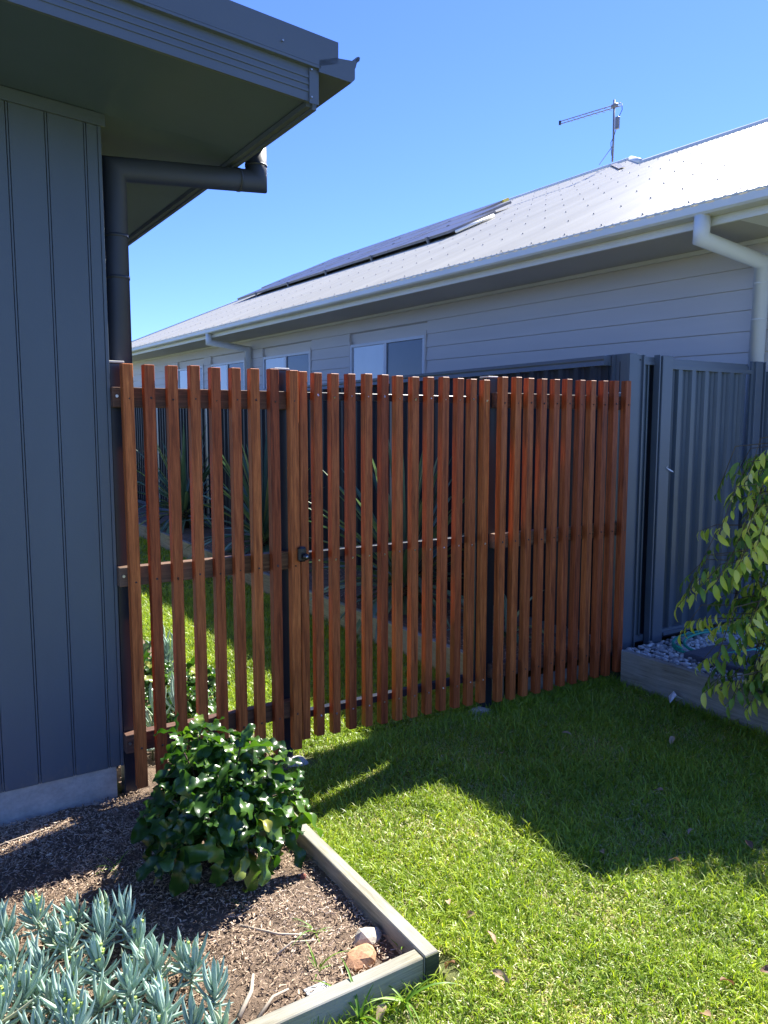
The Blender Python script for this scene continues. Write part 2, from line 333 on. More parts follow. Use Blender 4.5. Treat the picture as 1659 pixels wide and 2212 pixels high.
# eaves: raked soffit, barge, cap, gutter
part('soffit', MB().sweep([(-4, roofz(-4) + .012), (1.30, roofz(1.30) + .012), (1.30, roofz(1.30) + .022), (-4, roofz(-4) + .022)], 'Y', 2.515, 3.135), 'dark_soffit', h)
part('soffit', MB().sweep([(0.70, roofz(.70) + .012), (1.30, roofz(1.30) + .012), (1.30, roofz(1.30) + .022), (.70, roofz(.70) + .022)], 'Y', 3.1355, 12), 'dark_soffit', h)
part('soffit_mould', MB().box(1.262, 1.282, 2.52, 12, roofz(1.3) - .006, roofz(1.3) + .0115), 'dark_metal', h)
bar = part('barge_board', MB().sweep([(-4, roofz(-4)), (1.272, roofz(1.272)), (1.272, roofz(1.272) + .108), (-4, roofz(-4) + .108)], 'Y', 2.50, 2.514), 'dark_metal', h)
for dz in (0.030, 0.052, 0.074):
    part('barge_rib', MB().sweep([(-4, roofz(-4) + dz), (1.270, roofz(1.27) + dz), (1.270, roofz(1.27) + dz + .009), (-4, roofz(-4) + dz + .009)], 'Y', 2.4965, 2.4995), 'dark_metal', bar)
part('barge_end_cap', MB().box(1.262, 1.297, 2.4925, 2.4962, roofz(1.28) - .006, roofz(1.28) + .112), 'dark_metal', h)
sc = MB()
for x, z in ((1.268, roofz(1.27) + .10), (1.268, roofz(1.27) + .012), (1.155, roofz(1.15) + .150)):
    sc.tube([(x, 2.486 if x > 1.2 else 2.470, z), (x, 2.4924 if x > 1.2 else 2.4795, z)], .003, 8)
part('rivet', sc, 'steel', h, kind='stuff')
part('roof_cap', MB().sweep([(-4, roofz(-4) + .118), (1.299, roofz(1.299) + .118), (1.367, roofz(1.367) + .145), (1.367, roofz(1.367) + .214), (-4, roofz(-4) + .222)], 'Y', 2.480, 2.492), 'dark_metal', h)
part('cap_lip', MB().sweep([(-4, roofz(-4) + .108), (1.299, roofz(1.299) + .108), (1.299, roofz(1.299) + .117), (-4, roofz(-4) + .117)], 'Y', 2.480, 2.514), 'dark_metal', h)
part('roof_sheet', MB().sweep([(-4, roofz(-4) + .16), (1.36, roofz(1.36) + .16), (1.36, roofz(1.36) + .175), (-4, roofz(-4) + .175)], 'Y', 2.493, 12), 'dark_metal', h)
gp = [(1.293, 2.752), (1.293, 2.79), (1.356, 2.812), (1.433, 2.819), (1.444, 2.826), (1.453, 2.830), (1.4535, 2.836), (1.446, 2.8375), (1.4475, 2.829), (1.438, 2.818), (1.437, 2.800), (1.433, 2.797), (1.433, 2.762), (1.419, 2.746)]
gp2 = [(1.300, 2.752), (1.300, 2.815), (1.303, 2.815), (1.303, 2.756), (1.416, 2.749), (1.430, 2.764), (1.430, 2.797), (1.434, 2.801), (1.436, 2.820), (1.446, 2.829), (1.444, 2.838), (1.455, 2.838), (1.456, 2.828), (1.446, 2.822), (1.439, 2.799), (1.436, 2.797), (1.436, 2.761), (1.420, 2.745)]
part('gutter', MB().sweep(gp2, 'Y', 2.487, 12), 'dark_metal', h)
part('gutter_end', MB().sweep(gp, 'Y', 2.480, 2.4865), 'dark_metal', h)
part('fascia', MB().box(1.283, 1.2995, 2.516, 12, 2.64, 2.83), 'dark_metal', h)
dp = part('downpipe', MB().tube([(1.392, 3.26, 2.757), (1.392, 3.26, 2.603), (0.7905, 3.26, 2.552), (0.7905, 3.26, 0.03)], 0.0465, 24), 'dark_pipe', h, True)
for z in (2.29, 2.13): part('pipe_collar', MB().tube([(0.7905, 3.26, z), (0.7905, 3.26, z + .012)], 0.0485, 24), 'dark_pipe', dp, True)
part('pipe_collar', MB().tube([(1.392, 3.26, 2.662), (1.392, 3.26, 2.672)], 0.0485, 24), 'dark_pipe', dp, True)
part('pipe_collar', MB().tube([(1.315, 3.26, 2.5965), (1.305, 3.26, 2.5957)], 0.0485, 24), 'dark_pipe', dp, True)

# ------------------------------------------------------------------ neighbour house
NX = 5.34
nb = thing('pale_house', (NX, 3.3, 0), 'neighbouring grey weatherboard house with a pale corrugated roof', 'house')
nb.rotation_euler = (R(1.03), 0, 0)
part('house_body', MB().box(NX + .03, 14.5, 2.75, 21.2, -.05, 2.80), 'siding', nb)
wins = [(7.60, 9.27), (10.56, 12.22), (13.12, 14.75), (15.30, 16.85)]
WT = 2.50; WB = 1.45
zl = [2.90 - 0.2 + 0.0]                          # board lines
lines = [2.692 - 0.152 * k for k in range(0, 17)]
tops = [2.892] + lines
for k in range(len(tops) - 1):
    zt, zb = tops[k], tops[k + 1]
    segs = [(2.75, 21.3)]
    if zb < WT + .06 and zt > WB - .06:
        segs = []; y = 2.75
        for a, b2 in wins: segs.append((y, a - .075)); y = b2 + .075
        segs.append((y, 21.3))
    for a, b2 in segs:
        part('weatherboard', MB().sweep([(NX + .031, zb - .012), (NX - .014, zb + .003), (NX - .014, zb + .006), (NX - .002, zt - .001), (NX + .031, zt - .001)], 'Y', a, b2), 'siding', nb)
for a, b2 in wins:
    w = part('window', MB().box(NX - .018, NX + .04, a - .04, a, WB, WT).box(NX - .018, NX + .04, b2, b2 + .04, WB, WT)
             .box(NX - .018, NX + .04, a - .04, b2 + .04, WT, WT + .035).box(NX - .018, NX + .04, a - .04, b2 + .04, WB - .035, WB)
             .box(NX - .012, NX + .03, (a + b2) / 2 - .03, (a + b2) / 2 + .03, WB + .001, WT - .001), 'win_frame', nb)
    part('pane', MB().box(NX + .006, NX + .012, a, (a + b2) / 2 - .031, WB + .001, WT - .001), 'glass', w)
    part('pane', MB().box(NX + .002, NX + .008, (a + b2) / 2 + .031, b2, WB + .001, WT - .001), 'glass_sky_tone', w)
    part('window_trim', MB().box(NX - .022, NX + .02, a - .072, a - .041, WB - .06, WT + .08), 'siding', nb)
    part('window_trim', MB().box(NX - .022, NX + .02, b2 + .041, b2 + .072, WB - .06, WT + .08), 'siding', nb)
# eaves
GX = 4.50; EZ = 2.865
part('soffit', MB().box(4.655, NX + .02, 3.17, 21.9, EZ + .012, EZ + .024), 'pale_soffit', nb)
part('gable_soffit', MB().box(4.66, NX + 3, 2.62, 3.165, EZ + .006, EZ + .016), 'pale_bright', nb)
part('soffit_mould', MB().box(NX - .045, NX - .003, 3.17, 21.3, EZ - .018, EZ + .0115), 'pale_paint', nb)
part('fascia', MB().sweep([(4.628, EZ - .005), (4.652, EZ - .005), (4.652, EZ + .17), (4.628, EZ + .17)], 'Y', 2.60, 22.0), 'pale_paint', nb)
for dz in (.022, .040): part('fascia_rib', MB().box(4.6245, 4.6278, 2.60, 22, EZ + dz, EZ + dz + .007), 'pale_paint', nb)
gut = [(4.627, 2.915), (4.627, 2.995), (4.624, 2.995), (4.624, 2.919), (4.520, 2.919), (4.506, 2.930), (4.506, 2.972), (4.503, 2.972), (4.503, 2.929), (4.518, 2.915)]
gu = part('gutter', MB().sweep(gut, 'Y', 2.585, 22.0), 'pale_paint', nb)
lip = MB().box(4.497, 4.509, 2.585, 22.0, 2.9805, 2.992, .002)
y = 2.6
while y < 22:
    lip.box(4.5035, 4.5058, y, y + .055, 2.9715, 2.981); y += .115
part('gutter_lip', lip, 'pale_paint', nb)
part('gutter_end', MB().box(4.503, 4.627, 2.581, 2.5845, 2.915, 2.99), 'pale_paint', nb)
# corrugated roof slopes: one corrugation every 76 mm across Y
TP = math.tan(R(25)); CP = .076
RX0, RZ0 = 4.555, 3.006
def rz(x): return RZ0 + TP * (x - RX0)
def slope_sheet(ya, yb, xlo, xhi):
    ny = int((yb - ya) / CP * 8); Y = np.linspace(ya, yb, ny + 1); A = .0082 * np.cos(2 * np.pi * Y / CP)
    lo = np.array([xlo(v) for v in Y]); hi = np.array([xhi(v) for v in Y])
    nz = Vector((-TP, 0, 1)).normalized()
    V = []
    for X in (lo, hi): V.append(np.stack([X + nz.x * A, Y, RZ0 + TP * (X - RX0) + nz.z * A], -1))
    V = np.concatenate(V); n = ny + 1; k = np.arange(ny); q = np.stack([k, k + 1, n + k + 1, n + k], -1)
    return V - np.array([NX, 3.3, 0]), q
YD = 9.35; HX = 10.8; LX = 9.3
def hi_fn(y):
    if y < 7.85: return LX
    if y < YD: return LX + (HX - LX) * (y - 7.85) / (YD - 7.85)
    if y < 15.7: return HX
    return max(RX0, HX - (y - 15.7))
V, q = slope_sheet(2.60, 21.9, lambda v: RX0, hi_fn)
obj('roof_sheet', np_mesh('roof_sheet', V, q, None, 'roof'), nb)
for yy in np.arange(2.62, 21.9, CP * 1.0): pass
# far hip, back slopes and gable closing
rb = MB()
zt, zr, zl_ = rz(HX), rz(RX0), rz(LX)
rb.poly([(RX0, 22.0, zr), (HX, 15.7, zt), (2 * HX - RX0, 22.0, zr)])
rb.poly([(HX, 15.7, zt - .01), (HX, YD, zt - .01), (2 * HX - RX0, YD, zr), (2 * HX - RX0, 22, zr)])
rb.poly([(LX, 2.60, zl_ - .01), (LX, YD, zl_ - .01), (2 * LX - RX0, YD, zr), (2 * LX - RX0, 2.60, zr)])
rb.poly([(LX, 7.85, zl_), (HX, YD, zt), (2 * HX - LX, 7.85, zl_)])
rb.poly([(RX0, 2.62, zr - .05), (LX, 2.62, zl_ - .05), (2 * LX - RX0, 2.62, zr - .05)])
part('back_roof_sheet', rb, 'roof', nb)
def cap_line(name, a, b2, r=.045, mat='pale_paint'): part(name, MB().tube([a, b2], r, 10), mat, nb, True)
cap_line('ridge_cap', (LX, 2.60, zl_ + .0), (LX, 7.85, zl_ + .0))
cap_line('ridge_cap', (HX, YD, zt), (HX, 15.7, zt))
cap_line('hip_cap', (LX, 7.85, zl_ + .01), (HX, YD, zt + .01))
cap_line('hip_cap', (HX, 15.7, zt), (RX0 + .02, 21.95, zr), .04)
part('valley_flashing', MB().poly([(LX, 8.15, zl_ + .03), (LX, 8.28, zl_ + .03), (HX, 9.80, zt + .03), (HX, 9.67, zt + .03)]), 'alu', nb)
part('verge_cap', MB().sweep([(RX0, zr + .03), (LX, zl_ + .03), (LX, zl_ - .16), (RX0, zr - .16)], 'Y', 2.585, 2.60), 'pale_paint', nb)
scw = MB()
nrm = Vector((-TP, 0, 1)).normalized()
row = 0
for s_ in np.arange(0.06, 7.2, 0.80):
    x = RX0 + s_ * math.cos(R(25)); row += 1
    for y in np.arange(2.60 + CP * (row % 2) * 2, 21.5, CP * (4 if s_ > .2 else 5)):
        if x > hi_fn(y) - .1: continue
        y2 = round(y / CP) * CP
        c = Vector((x, y2, rz(x))) + nrm * .0085
        scw.tube([c, c + nrm * .010], .0075, 5, r1=.004)
part('roof_screw', scw, 'alu', nb, kind='stuff')
def down(name, y, xg, xw):
    o = part(name, MB().tube([(xg, y, 2.915), (xg, y, 2.775), (xw, y, 2.70), (xw, y, 0.16)], .052, 20), 'pale_paint', nb, True)
    for z in (2.55, 2.30): part('pipe_joint', MB().tube([(xw, y, z), (xw, y, z + .006)], .0535, 20), 'pale_paint', o, True)
down('downpipe', 3.35, 4.56, 5.265)
down('downpipe', 12.75, 4.56, 5.265)
# solar panels
pn = nrm
def solar(x0, y0, n, lab):
    for k in range(n):
        ya = y0 + k * 1.68; L = 1.0; c = math.cos(R(25))
        o = thing('solar_panel', (0, 0, 0), lab(k, n), 'solar panel', 'solar panels on the pale roof')
        def P3(s_, y, u):
            x = x0 + s_ * c; p = Vector((x, y, rz(x))) + pn * u
            d = p - Vector((NX, 3.3, 0)); a = R(1.03)
            return (p.x, 3.3 + d.y * math.cos(a) - d.z * math.sin(a), d.y * math.sin(a) + d.z * math.cos(a))
        o.location = P3(0, ya, .12)
        def slab(y1, y2, s1, s2, u1, u2):
            m_ = MB(); m_.v = [P3(s, yy, u) for u in (u1, u2) for yy in (y1, y2) for s in (s1, s2)]
            m_.f = [(0, 2, 3, 1), (4, 5, 7, 6), (0, 1, 5, 4), (2, 6, 7, 3), (0, 4, 6, 2), (1, 3, 7, 5)]; return m_
        fr = slab(ya, ya + 1.66, 0, .03, .06, .10)
        for q_ in (slab(ya, ya + 1.66, L - .03, L, .06, .10), slab(ya, ya + .02, .03, L - .03, .06, .10), slab(ya + 1.64, ya + 1.66, .03, L - .03, .06, .10)):
            n0 = len(fr.v); fr.v += q_.v; fr.f += [tuple(i + n0 for i in f) for f in q_.f]
        part('frame', fr, 'alu', o)
        part('cell_sheet', slab(ya + .021, ya + 1.639, .031, L - .031, .07, .097), 'solar', o)
        if k == 0 and x0 < 7.5:
            part('conduit', MB().tube([P3(.06, ya - .10, .05), P3(.85, ya - .10, .05)], .022, 8), 'pale_bright', o, True)
        if k == 0 and x0 > 9: part('end_cap', slab(ya - .05, ya - .002, L - .12, L + .02, .06, .11), 'yellow', o)
        part('bracket', slab(ya + .5, ya + .54, -.03, -.002, .01, .11), 'alu', o)
ORD = ['nearest', 'second', 'third', 'fourth', 'farthest']
solar(7.20, 9.60, 5, lambda k, n: ORD[k] + ' solar panel of the lowest row, counted from the right')
solar(8.13, 10.3, 5, lambda k, n: ORD[k] + ' solar panel of the middle row, counted from the right')
solar(9.06, 11.5, 4, lambda k, n: ORD[k if k < 3 else 4] + ' solar panel of the top row, counted from the right')
# television antenna on the ridge
ax_, ay_ = 10.8, 9.65
an = thing('television_antenna', (ax_, ay_, 6.13), 'long boom television antenna on a thin mast above the pale roof ridge', 'antenna')
part('mast', MB().tube([(ax_, ay_, 6.10), (ax_ + .01, ay_, 6.5), (ax_, ay_, 7.12)], .017, 8), 'alu', an, True)
bt = (10.8, 10.93, 7.17); b0 = (10.8, 9.50, 7.02)
part('boom', MB().tube([b0, bt], .009, 6).tube([(b0[0], b0[1], b0[2] - .045), (bt[0], bt[1], bt[2] - .045)], .009, 6), 'alu', an, True)
part('boom_end', MB().box(10.785, 10.815, 10.92, 10.95, 7.11, 7.185), 'black', an)
part('clamp', MB().box(10.77, 10.83, 9.58, 9.70, 6.99, 7.05, .01), 'alu', an)
part('amplifier_box', MB().box(10.74, 10.79, 9.50, 9.57, 6.60, 6.80, .006), 'alu', an)
part('cable', MB().tube([(10.8, 9.48, 7.0), (10.8, 9.47, 6.9), (10.79, 9.53, 6.8), (10.78, 9.57, 6.62), (10.79, 9.63, 6.5), (10.77, 9.67, 6.42), (10.79, 9.66, 6.2)], .006, 6), 'black', an, True)
part('brace', MB().tube([(10.8, 9.66, 6.36), (10.8, 9.95, 6.13)], .006, 6), 'alu', an, True)
el = MB()
for k in range(7):
    f = (k + .5) / 8; y_ = 9.72 + f * 1.2; z_ = 7.02 + f * .13
    el.tube([(10.8 - .12 + .06 * f, y_, z_ - .02), (10.8 + .12 - .06 * f, y_, z_ - .02)], .003, 4)
part('element', el, 'alu', an, kind='stuff')

# ------------------------------------------------------------------ steel boundary fences
RP = .135
def rib_profile(a, b2, d=.034):
    """(along, depth) polyline of the trapezoid sheet"""
    pts = []; u = a
    while u < b2:
        for du, dd in ((0, 0), (.055, 0), (.066, d * .35), (.068, d * .30), (.078, d), (.115, d), (.125, d * .30), (.127, d * .35)):
            if u + du <= b2: pts.append((u + du, dd))
        u += RP
    pts.append((b2, pts[-1][1])); return pts
def sheet(axis, a, b2, fixed, sgn, z0, z1):
    mb = MB(); pr = rib_profile(a, b2)
    f = [(fixed + sgn * d, u) if axis == 'Y' else (u, fixed + sgn * d) for u, d in pr]
    bk = [(p[0] + (.003 if axis == 'Y' else 0), p[1] + (.003 if axis == 'X' else 0)) for p in f[::-1]]
    mb.sweep(f + bk, 'Z', z0, z1, True, False); return mb
bf = thing('boundary_fence', (3.72, 3.2, .16), 'tall dark steel sheet fence running away behind the timber gate', 'fence')
FT = 1.975
yb = 3.30
while yb < 22:
    ye = min(yb + 2.36, 22)
    part('steel_sheet', sheet('Y', yb, ye, 3.712, -1, .20, FT - .04), 'fence_shade', bf)
    part('top_rail', MB().sweep([(3.672, FT - .058), (3.745, FT - .058), (3.745, FT), (3.672, FT), (3.670, FT - .02), (3.678, FT - .03)], 'Y', yb, ye), 'fence_frame', bf)
    part('bottom_rail', MB().box(3.675, 3.742, yb, ye, .165, .22), 'fence_frame', bf)
    part('fence_post', MB().box(3.664, 3.672, ye - .03, ye + .03, .1, FT + .003).box(3.6725, 3.75, ye - .006, ye + .006, .1, FT + .003), 'fence_frame', bf)
    yb = ye
rf = thing('return_fence', (4.4, 3.18, .16), 'dark steel fence with ribbed panel beside the pebbles facing the viewer', 'fence')
# corner post: box with channels
part('corner_post', MB().box(3.762, 3.826, 3.176, 3.34, .10, 1.985).box(3.7615, 3.7617, 3.2, 3.21, .1, 1.98), 'fence_frame', rf)
part('post_channel', MB().box(3.747, 3.7605, 3.295, 3.345, .10, 1.983).box(3.736, 3.7605, 3.282, 3.2935, .10, 1.983), 'fence_frame', rf)
part('post_channel', MB().box(3.828, 3.842, 3.178, 3.19, .10, 1.980).box(3.843, 3.882, 3.182, 3.188, .10, 1.98).box(3.883, 3.892, 3.170, 3.19, .10, 1.98), 'fence_frame', rf)
part('steel_sheet', MB().box(3.893, 3.965, 3.206, 3.210, .20, 1.93).box(3.955, 3.965, 3.196, 3.205, .2, 1.93), 'fence_metal', rf)
part('steel_sheet', MB().box(3.76, 4.12, 3.248, 3.252, .12, 1.94), 'fence_shade', rf)
part('steel_sheet', MB().box(3.966, 4.02, 3.235, 3.239, .20, 1.93), 'fence_metal', rf)
part('top_rail', MB().box(3.893, 4.03, 3.192, 3.234, 1.925, 1.945).box(3.893, 4.03, 3.196, 3.23, 1.946, 1.972), 'fence_frame', rf)
part('bottom_rail', MB().box(3.893, 4.00, 3.196, 3.234, .175, .215), 'fence_frame', rf)
def ch_post(x0, x1, zt_):
    return MB().box(x0, x0 + .009, 3.156, 3.20, .06, zt_).box(x0 + .0095, x0 + .034, 3.172, 3.178, .06, zt_).box(x0 + .0345, x1, 3.158, 3.21, .06, zt_ - .002, .003)
part('fence_post', ch_post(4.012, 4.143, 1.985), 'fence_frame', rf)
part('steel_sheet', sheet('X', 4.150, 4.995, 3.212, -1, .20, 1.93), 'fence_metal', rf)
part('top_rail', MB().box(4.146, 5.0, 3.196, 3.236, 1.931, 1.958).box(4.146, 5.0, 3.176, 3.25, 1.905, 1.930).box(4.146, 5.0, 3.206, 3.23, 1.959, 1.972), 'fence_frame', rf)
part('bottom_rail', MB().box(4.146, 5.0, 3.150, 3.222, .196, .214).box(4.146, 5.0, 3.172, 3.216, .2145, .232), 'fence_frame', rf)
part('fence_post', MB().box(5.0, 5.03, 3.176, 3.19, .06, 1.99).box(5.0305, 5.11, 3.158, 3.21, .06, 1.99, .003).box(5.1105, 5.135, 3.178, 3.184, .06, 1.99).box(5.1355, 5.142, 3.16, 3.20, .06, 1.99), 'fence_frame', rf)
part('steel_sheet', sheet('X', 5.15, 5.33, 3.212, -1, .20, 1.93), 'fence_metal', rf)
part('screw', MB().tube([(4.030, 3.168, 1.955), (4.030, 3.1715, 1.955)], .005, 8).tube([(3.862, 3.177, 1.950), (3.862, 3.1815, 1.950)], .005, 8).tube([(5.12, 3.173, 1.95), (5.12, 3.1775, 1.95)], .005, 8), 'black', rf, kind='stuff')
single('feather', MB().poly([(4.107, 3.150, 1.286), (4.135, 3.146, 1.268), (4.168, 3.140, 1.256), (4.160, 3.142, 1.266), (4.132, 3.147, 1.280)]).poly([(4.107, 3.150, 1.286), (4.12, 3.152, 1.30), (4.112, 3.150, 1.284)]), 'plastic_white', 'tiny white feather stuck to the dark fence post', 'feather')

# ------------------------------------------------------------------ timber slat screen and gate
def slat_mesh(z0, z1, top_cut=0.0):
    w = .0205
    m_ = MB().box(-w, w, -w, w, z0, z1, .0022)
    return m_.mesh('slat', M['merbau'])
def slat_thing(name, loc, label, cat): return thing(name, loc, label, cat)
L = thing('slat_fence_panel', (1.12, 3.10, 0), 'left fixed panel of nine reddish timber slats beside the dark house wall', 'fence')
Gt = thing('slat_gate', (2.05, 3.13, 0), 'gate of reddish timber slats on a thin dark steel frame', 'gate')
Rp = thing('slat_fence_panel', (3.15, 3.10, 0), 'right fixed panel of close reddish timber slats beside the steel fence', 'fence')
def slats(par, xs_, yc, zb, zt_):
    cache = {}
    for i, x in enumerate(xs_):
        z0, z1 = zb(x) + random.uniform(-.004, .004), zt_(x) + random.uniform(-.0035, .0035)
        me = cache.setdefault(i % 3, slat_mesh(0, 1))
        me = slat_mesh(z0, z1)
        o = obj('slat', me, par, (x - par.location.x, yc - par.location.y, 0))
        o.rotation_euler = (random.uniform(-.0015, .0015), random.uniform(-.0016, .0016), random.uniform(-.02, .02))
def shift(me, v): pass
xsL = [0.775, 0.858, 0.946, 1.037, 1.126, 1.214, 1.299, 1.387, 1.476]
xsG = [1.545, 1.620, 1.706, 1.795, 1.886, 1.975, 2.063, 2.155, 2.245, 2.335, 2.427, 2.516, 2.603]
xsR = [2.679, 2.772, 2.864, 2.960, 3.055, 3.149, 3.243, 3.338, 3.432, 3.524, 3.627]
slats(L, xsL, 3.081, lambda x: .080, lambda x: 1.791)
slats(Gt, xsG, 3.132, lambda x: .092 - .03 * (x - 1.6), lambda x: 1.790)
slats(Rp, xsR, 3.081, lambda x: .064, lambda x: 1.800 + .010 * (x - 2.68))
def rail(par, x0, x1, z1, hgt=.078, y0=3.103, y1=3.146):
    part('rail', MB().box(x0, x1, y0, y1, z1 - hgt, z1, .002), 'rail', par)
for z in (1.700, .990, .298): rail(L, .722, 1.495, z)
for z in (1.722, .978, .262): rail(Rp, 2.660, 3.668, z)
bolt = MB()
for z in (1.665, .955, .262): bolt.tube([(.738, 3.096, z), (.738, 3.1025, z)], .006, 8)
part('bolt', bolt, 'steel', L, kind='stuff')
def screws(par, xs_, yf, zs, mat):
    m_ = MB()
    for x in xs_:
        for z in zs: m_.tube([(x + random.uniform(-.004, .004), yf - .0012, z), (x, yf + .003, z + random.uniform(-.01, .01))], .0042, 7)
    part('screw', m_, mat, par, kind='stuff')
screws(L, xsL, 3.0605, (1.655, .935, .245), 'rust_screw'); screws(Rp, xsR, 3.0605, (1.672, .935, .22), 'rust_screw')
screws(Gt, xsG[1:], 3.1115, (1.683, .935, .19), 'steel')
# steel gate frame
for z0, z1, nm in ((1.668, 1.702, 'frame_rail'), (.936, .972, 'frame_rail'), (.178, .214, 'frame_rail')):
    part(nm, MB().box(1.572, 2.575, 3.1535, 3.188, z0, z1, .002), 'post', Gt)
part('frame_stile', MB().box(1.535, 1.5715, 3.1535, 3.188, .17, 1.708, .002), 'post', Gt)
part('frame_stile', MB().box(2.5755, 2.610, 3.1535, 3.188, .17, 1.708, .002), 'post', Gt)
# posts with caps
def steel_post(x0, x1, y0, y1, par, top=1.795):
    p = part('post', MB().box(x0, x1, y0, y1, -.05, top, .003), 'post', par)
    part('post_cap', MB().box(x0 - .004, x1 + .004, y0 - .004, y1 + .004, top + .0005, top + .009, .002), 'pale_soffit', p)  # pale colour paints in the sun glint on the dark post's cap
steel_post(.7235, .778, 3.148, 3.213, L)
steel_post(1.428, 1.492, 3.148, 3.213, L)
steel_post(2.640, 2.700, 3.148, 3.213, Rp, 1.80)
steel_post(3.600, 3.655, 3.148, 3.213, Rp, 1.74)
# latch
lk = part('latch_body', MB().box(1.479, 1.519, 3.034, 3.0598, .950, 1.018, .008), 'black', L)
part('latch_button', MB().tube([(1.506, 3.016, .975), (1.506, 3.0335, .975)], .014, 16), 'black', lk, True)
part('key_cylinder', MB().tube([(1.508, 3.0125, .974), (1.508, 3.0158, .974)], .0055, 12), 'steel', lk, True)
part('latch_window', MB().box(1.484, 1.500, 3.0318, 3.0336, .996, 1.009, .0005), 'post', lk)
def blob(cx, cy, cz, rx, ry, rz_, seed, sub=3, amp=.18, fac=1.0):
    bm = bmesh.new(); bmesh.ops.create_icosphere(bm, subdivisions=sub, radius=1); r2 = random.Random(seed)
    pl = [(Vector((r2.uniform(-1, 1), r2.uniform(-1, 1), r2.uniform(-1, 1))).normalized(), r2.uniform(.55, .92)) for _ in range(int(9 * fac))]
    for v in bm.verts:
        d = v.co.normalized(); r = 1.0
        for n_, k in pl:
            dt = d.dot(n_)
            if dt > 0: r = min(r, k / dt if dt > k else 1.0)
        r *= 1 + amp * .15 * math.sin(9 * d.x + seed) * math.cos(8 * d.y) + amp * .06 * r2.uniform(-1, 1)
        v.co = Vector((d.x * r * rx, d.y * r * ry, d.z * r * rz_)) + Vector((cx, cy, cz))
    m_ = MB(); bm.verts.index_update(); m_.v = [tuple(v.co) for v in bm.verts]; m_.f = [tuple(v.index for v in f.verts) for f in bm.faces]; bm.free(); return m_
part('footing', blob(1.50, 3.12, -.03, .10, .07, .042, 3), 'concrete', L, True)
part('footing', blob(2.64, 3.13, -.02, .12, .09, .045, 5), 'concrete', Rp, True)

# ------------------------------------------------------------------ garden edging
e = thing('garden_edging', (1.18, 1.64, 0), 'low weathered timber sleeper edging round the mulched front garden bed', 'edging')
part('sleeper', MB().box(1.157, 1.204, 1.615, 3.02, -.06, .088, .003), 'sleeper_y', e)
part('sleeper_end', MB().box(1.158, 1.203, 1.6095, 1.6148, -.06, .086), 'sleeper_end', e)
part('sleeper', MB().box(-1.6, 1.1555, 1.617, 1.663, -.06, .083, .003), 'sleeper_x', e)
e = thing('retaining_edging', (3.62, 2.5, 0), 'tall timber sleeper holding back the pebble bed on the right', 'edging')
part('sleeper', MB().box(3.600, 3.648, 1.98, 3.03, -.05, .215, .003), 'sleeper_y', e)
part('sleeper', MB().box(3.596, 3.645, .2, 1.978, -.05, .212, .003), 'sleeper_y', e)
e = thing('rear_edging', (2.83, 6, 0), 'timber sleeper edging of the raised bed behind the gate', 'edging')
yy_ = 3.22
while yy_ < 20:
    part('sleeper', MB().box(2.805, 2.85, yy_, min(yy_ + 2.4, 20) - .004, -.05, .195, .003), 'sleeper_y', e); yy_ += 2.4
single('concrete_strip', MB().box(3.0, 3.59, 3.22, 3.235, -.02, .09), 'concrete', 'low pale strip at the foot of the right slat panel', 'edging')

# ------------------------------------------------------------------ pebbles, paver, hose
def scatter_blobs(name, n, x0, x1, y0, y1, zf, smin, smax, mat, par=None):
    bm = bmesh.new(); bmesh.ops.create_icosphere(bm, subdivisions=2, radius=1); bv = np.array([v.co[:] for v in bm.verts]); bf_ = np.array([[v.index for v in f.verts] for f in bm.faces]); bm.free()
    K = len(bv); V = np.zeros((n, K, 3)); rn = rng.random(n)
    for i in range(n):
        s_ = rng.uniform(smin, smax); sc_ = np.array([s_, s_ * rng.uniform(.6, .95), s_ * rng.uniform(.4, .7)])
        d = bv * (1 + .16 * np.sin(bv[:, [1, 2, 0]] * 3 + rng.uniform(0, 6, 3)))
        d = np.clip(d, -rng.uniform(.65, 1, 3), rng.uniform(.65, 1, 3)) * sc_
        a = Euler((rng.uniform(-.4, .4), rng.uniform(-.4, .4), rng.uniform(0, 6.28))).to_matrix(); d = d @ np.array(a).T
        x, y = rng.uniform(x0, x1), rng.uniform(y0, y1); V[i] = d + [x, y, zf + rng.uniform(0, .022)]
    F = (bf_[None] + (np.arange(n) * K)[:, None, None]).reshape(-1, 3)
    return tag(obj(name, np_mesh(name, V.reshape(-1, 3), None, F, mat, np.repeat(rn, K))), kind='stuff')
o = scatter_blobs('pebbles', 3600, 3.66, 5.2, 1.7, 3.155, .150, .011, .023, 'pebble')
o['label'] = 'white and grey river pebbles between the sleeper and the steel fence'; o['category'] = 'pebbles'
single('paver', MB().box(3.93, 4.33, 2.44, 2.84, .15, .200, .006), 'paver', 'square dark grey paver lying in the pebbles', 'paver')
hp = []
for k in range(70):
    a = k / 69 * 2 * math.pi * 2.1 + 2.4; r_ = .36 + .05 * math.sin(a * .5 + 1)
    hp.append((4.42 + r_ * 1.15 * math.cos(a), 2.86 + r_ * .62 * math.sin(a), .190 + .008 * math.sin(a * 1.7) + .006 * k / 70))
single('garden_hose', MB().tube(hp, .0085, 8), 'hose', 'coiled green garden hose on the pebbles at the foot of the steel fence', 'hose', True)

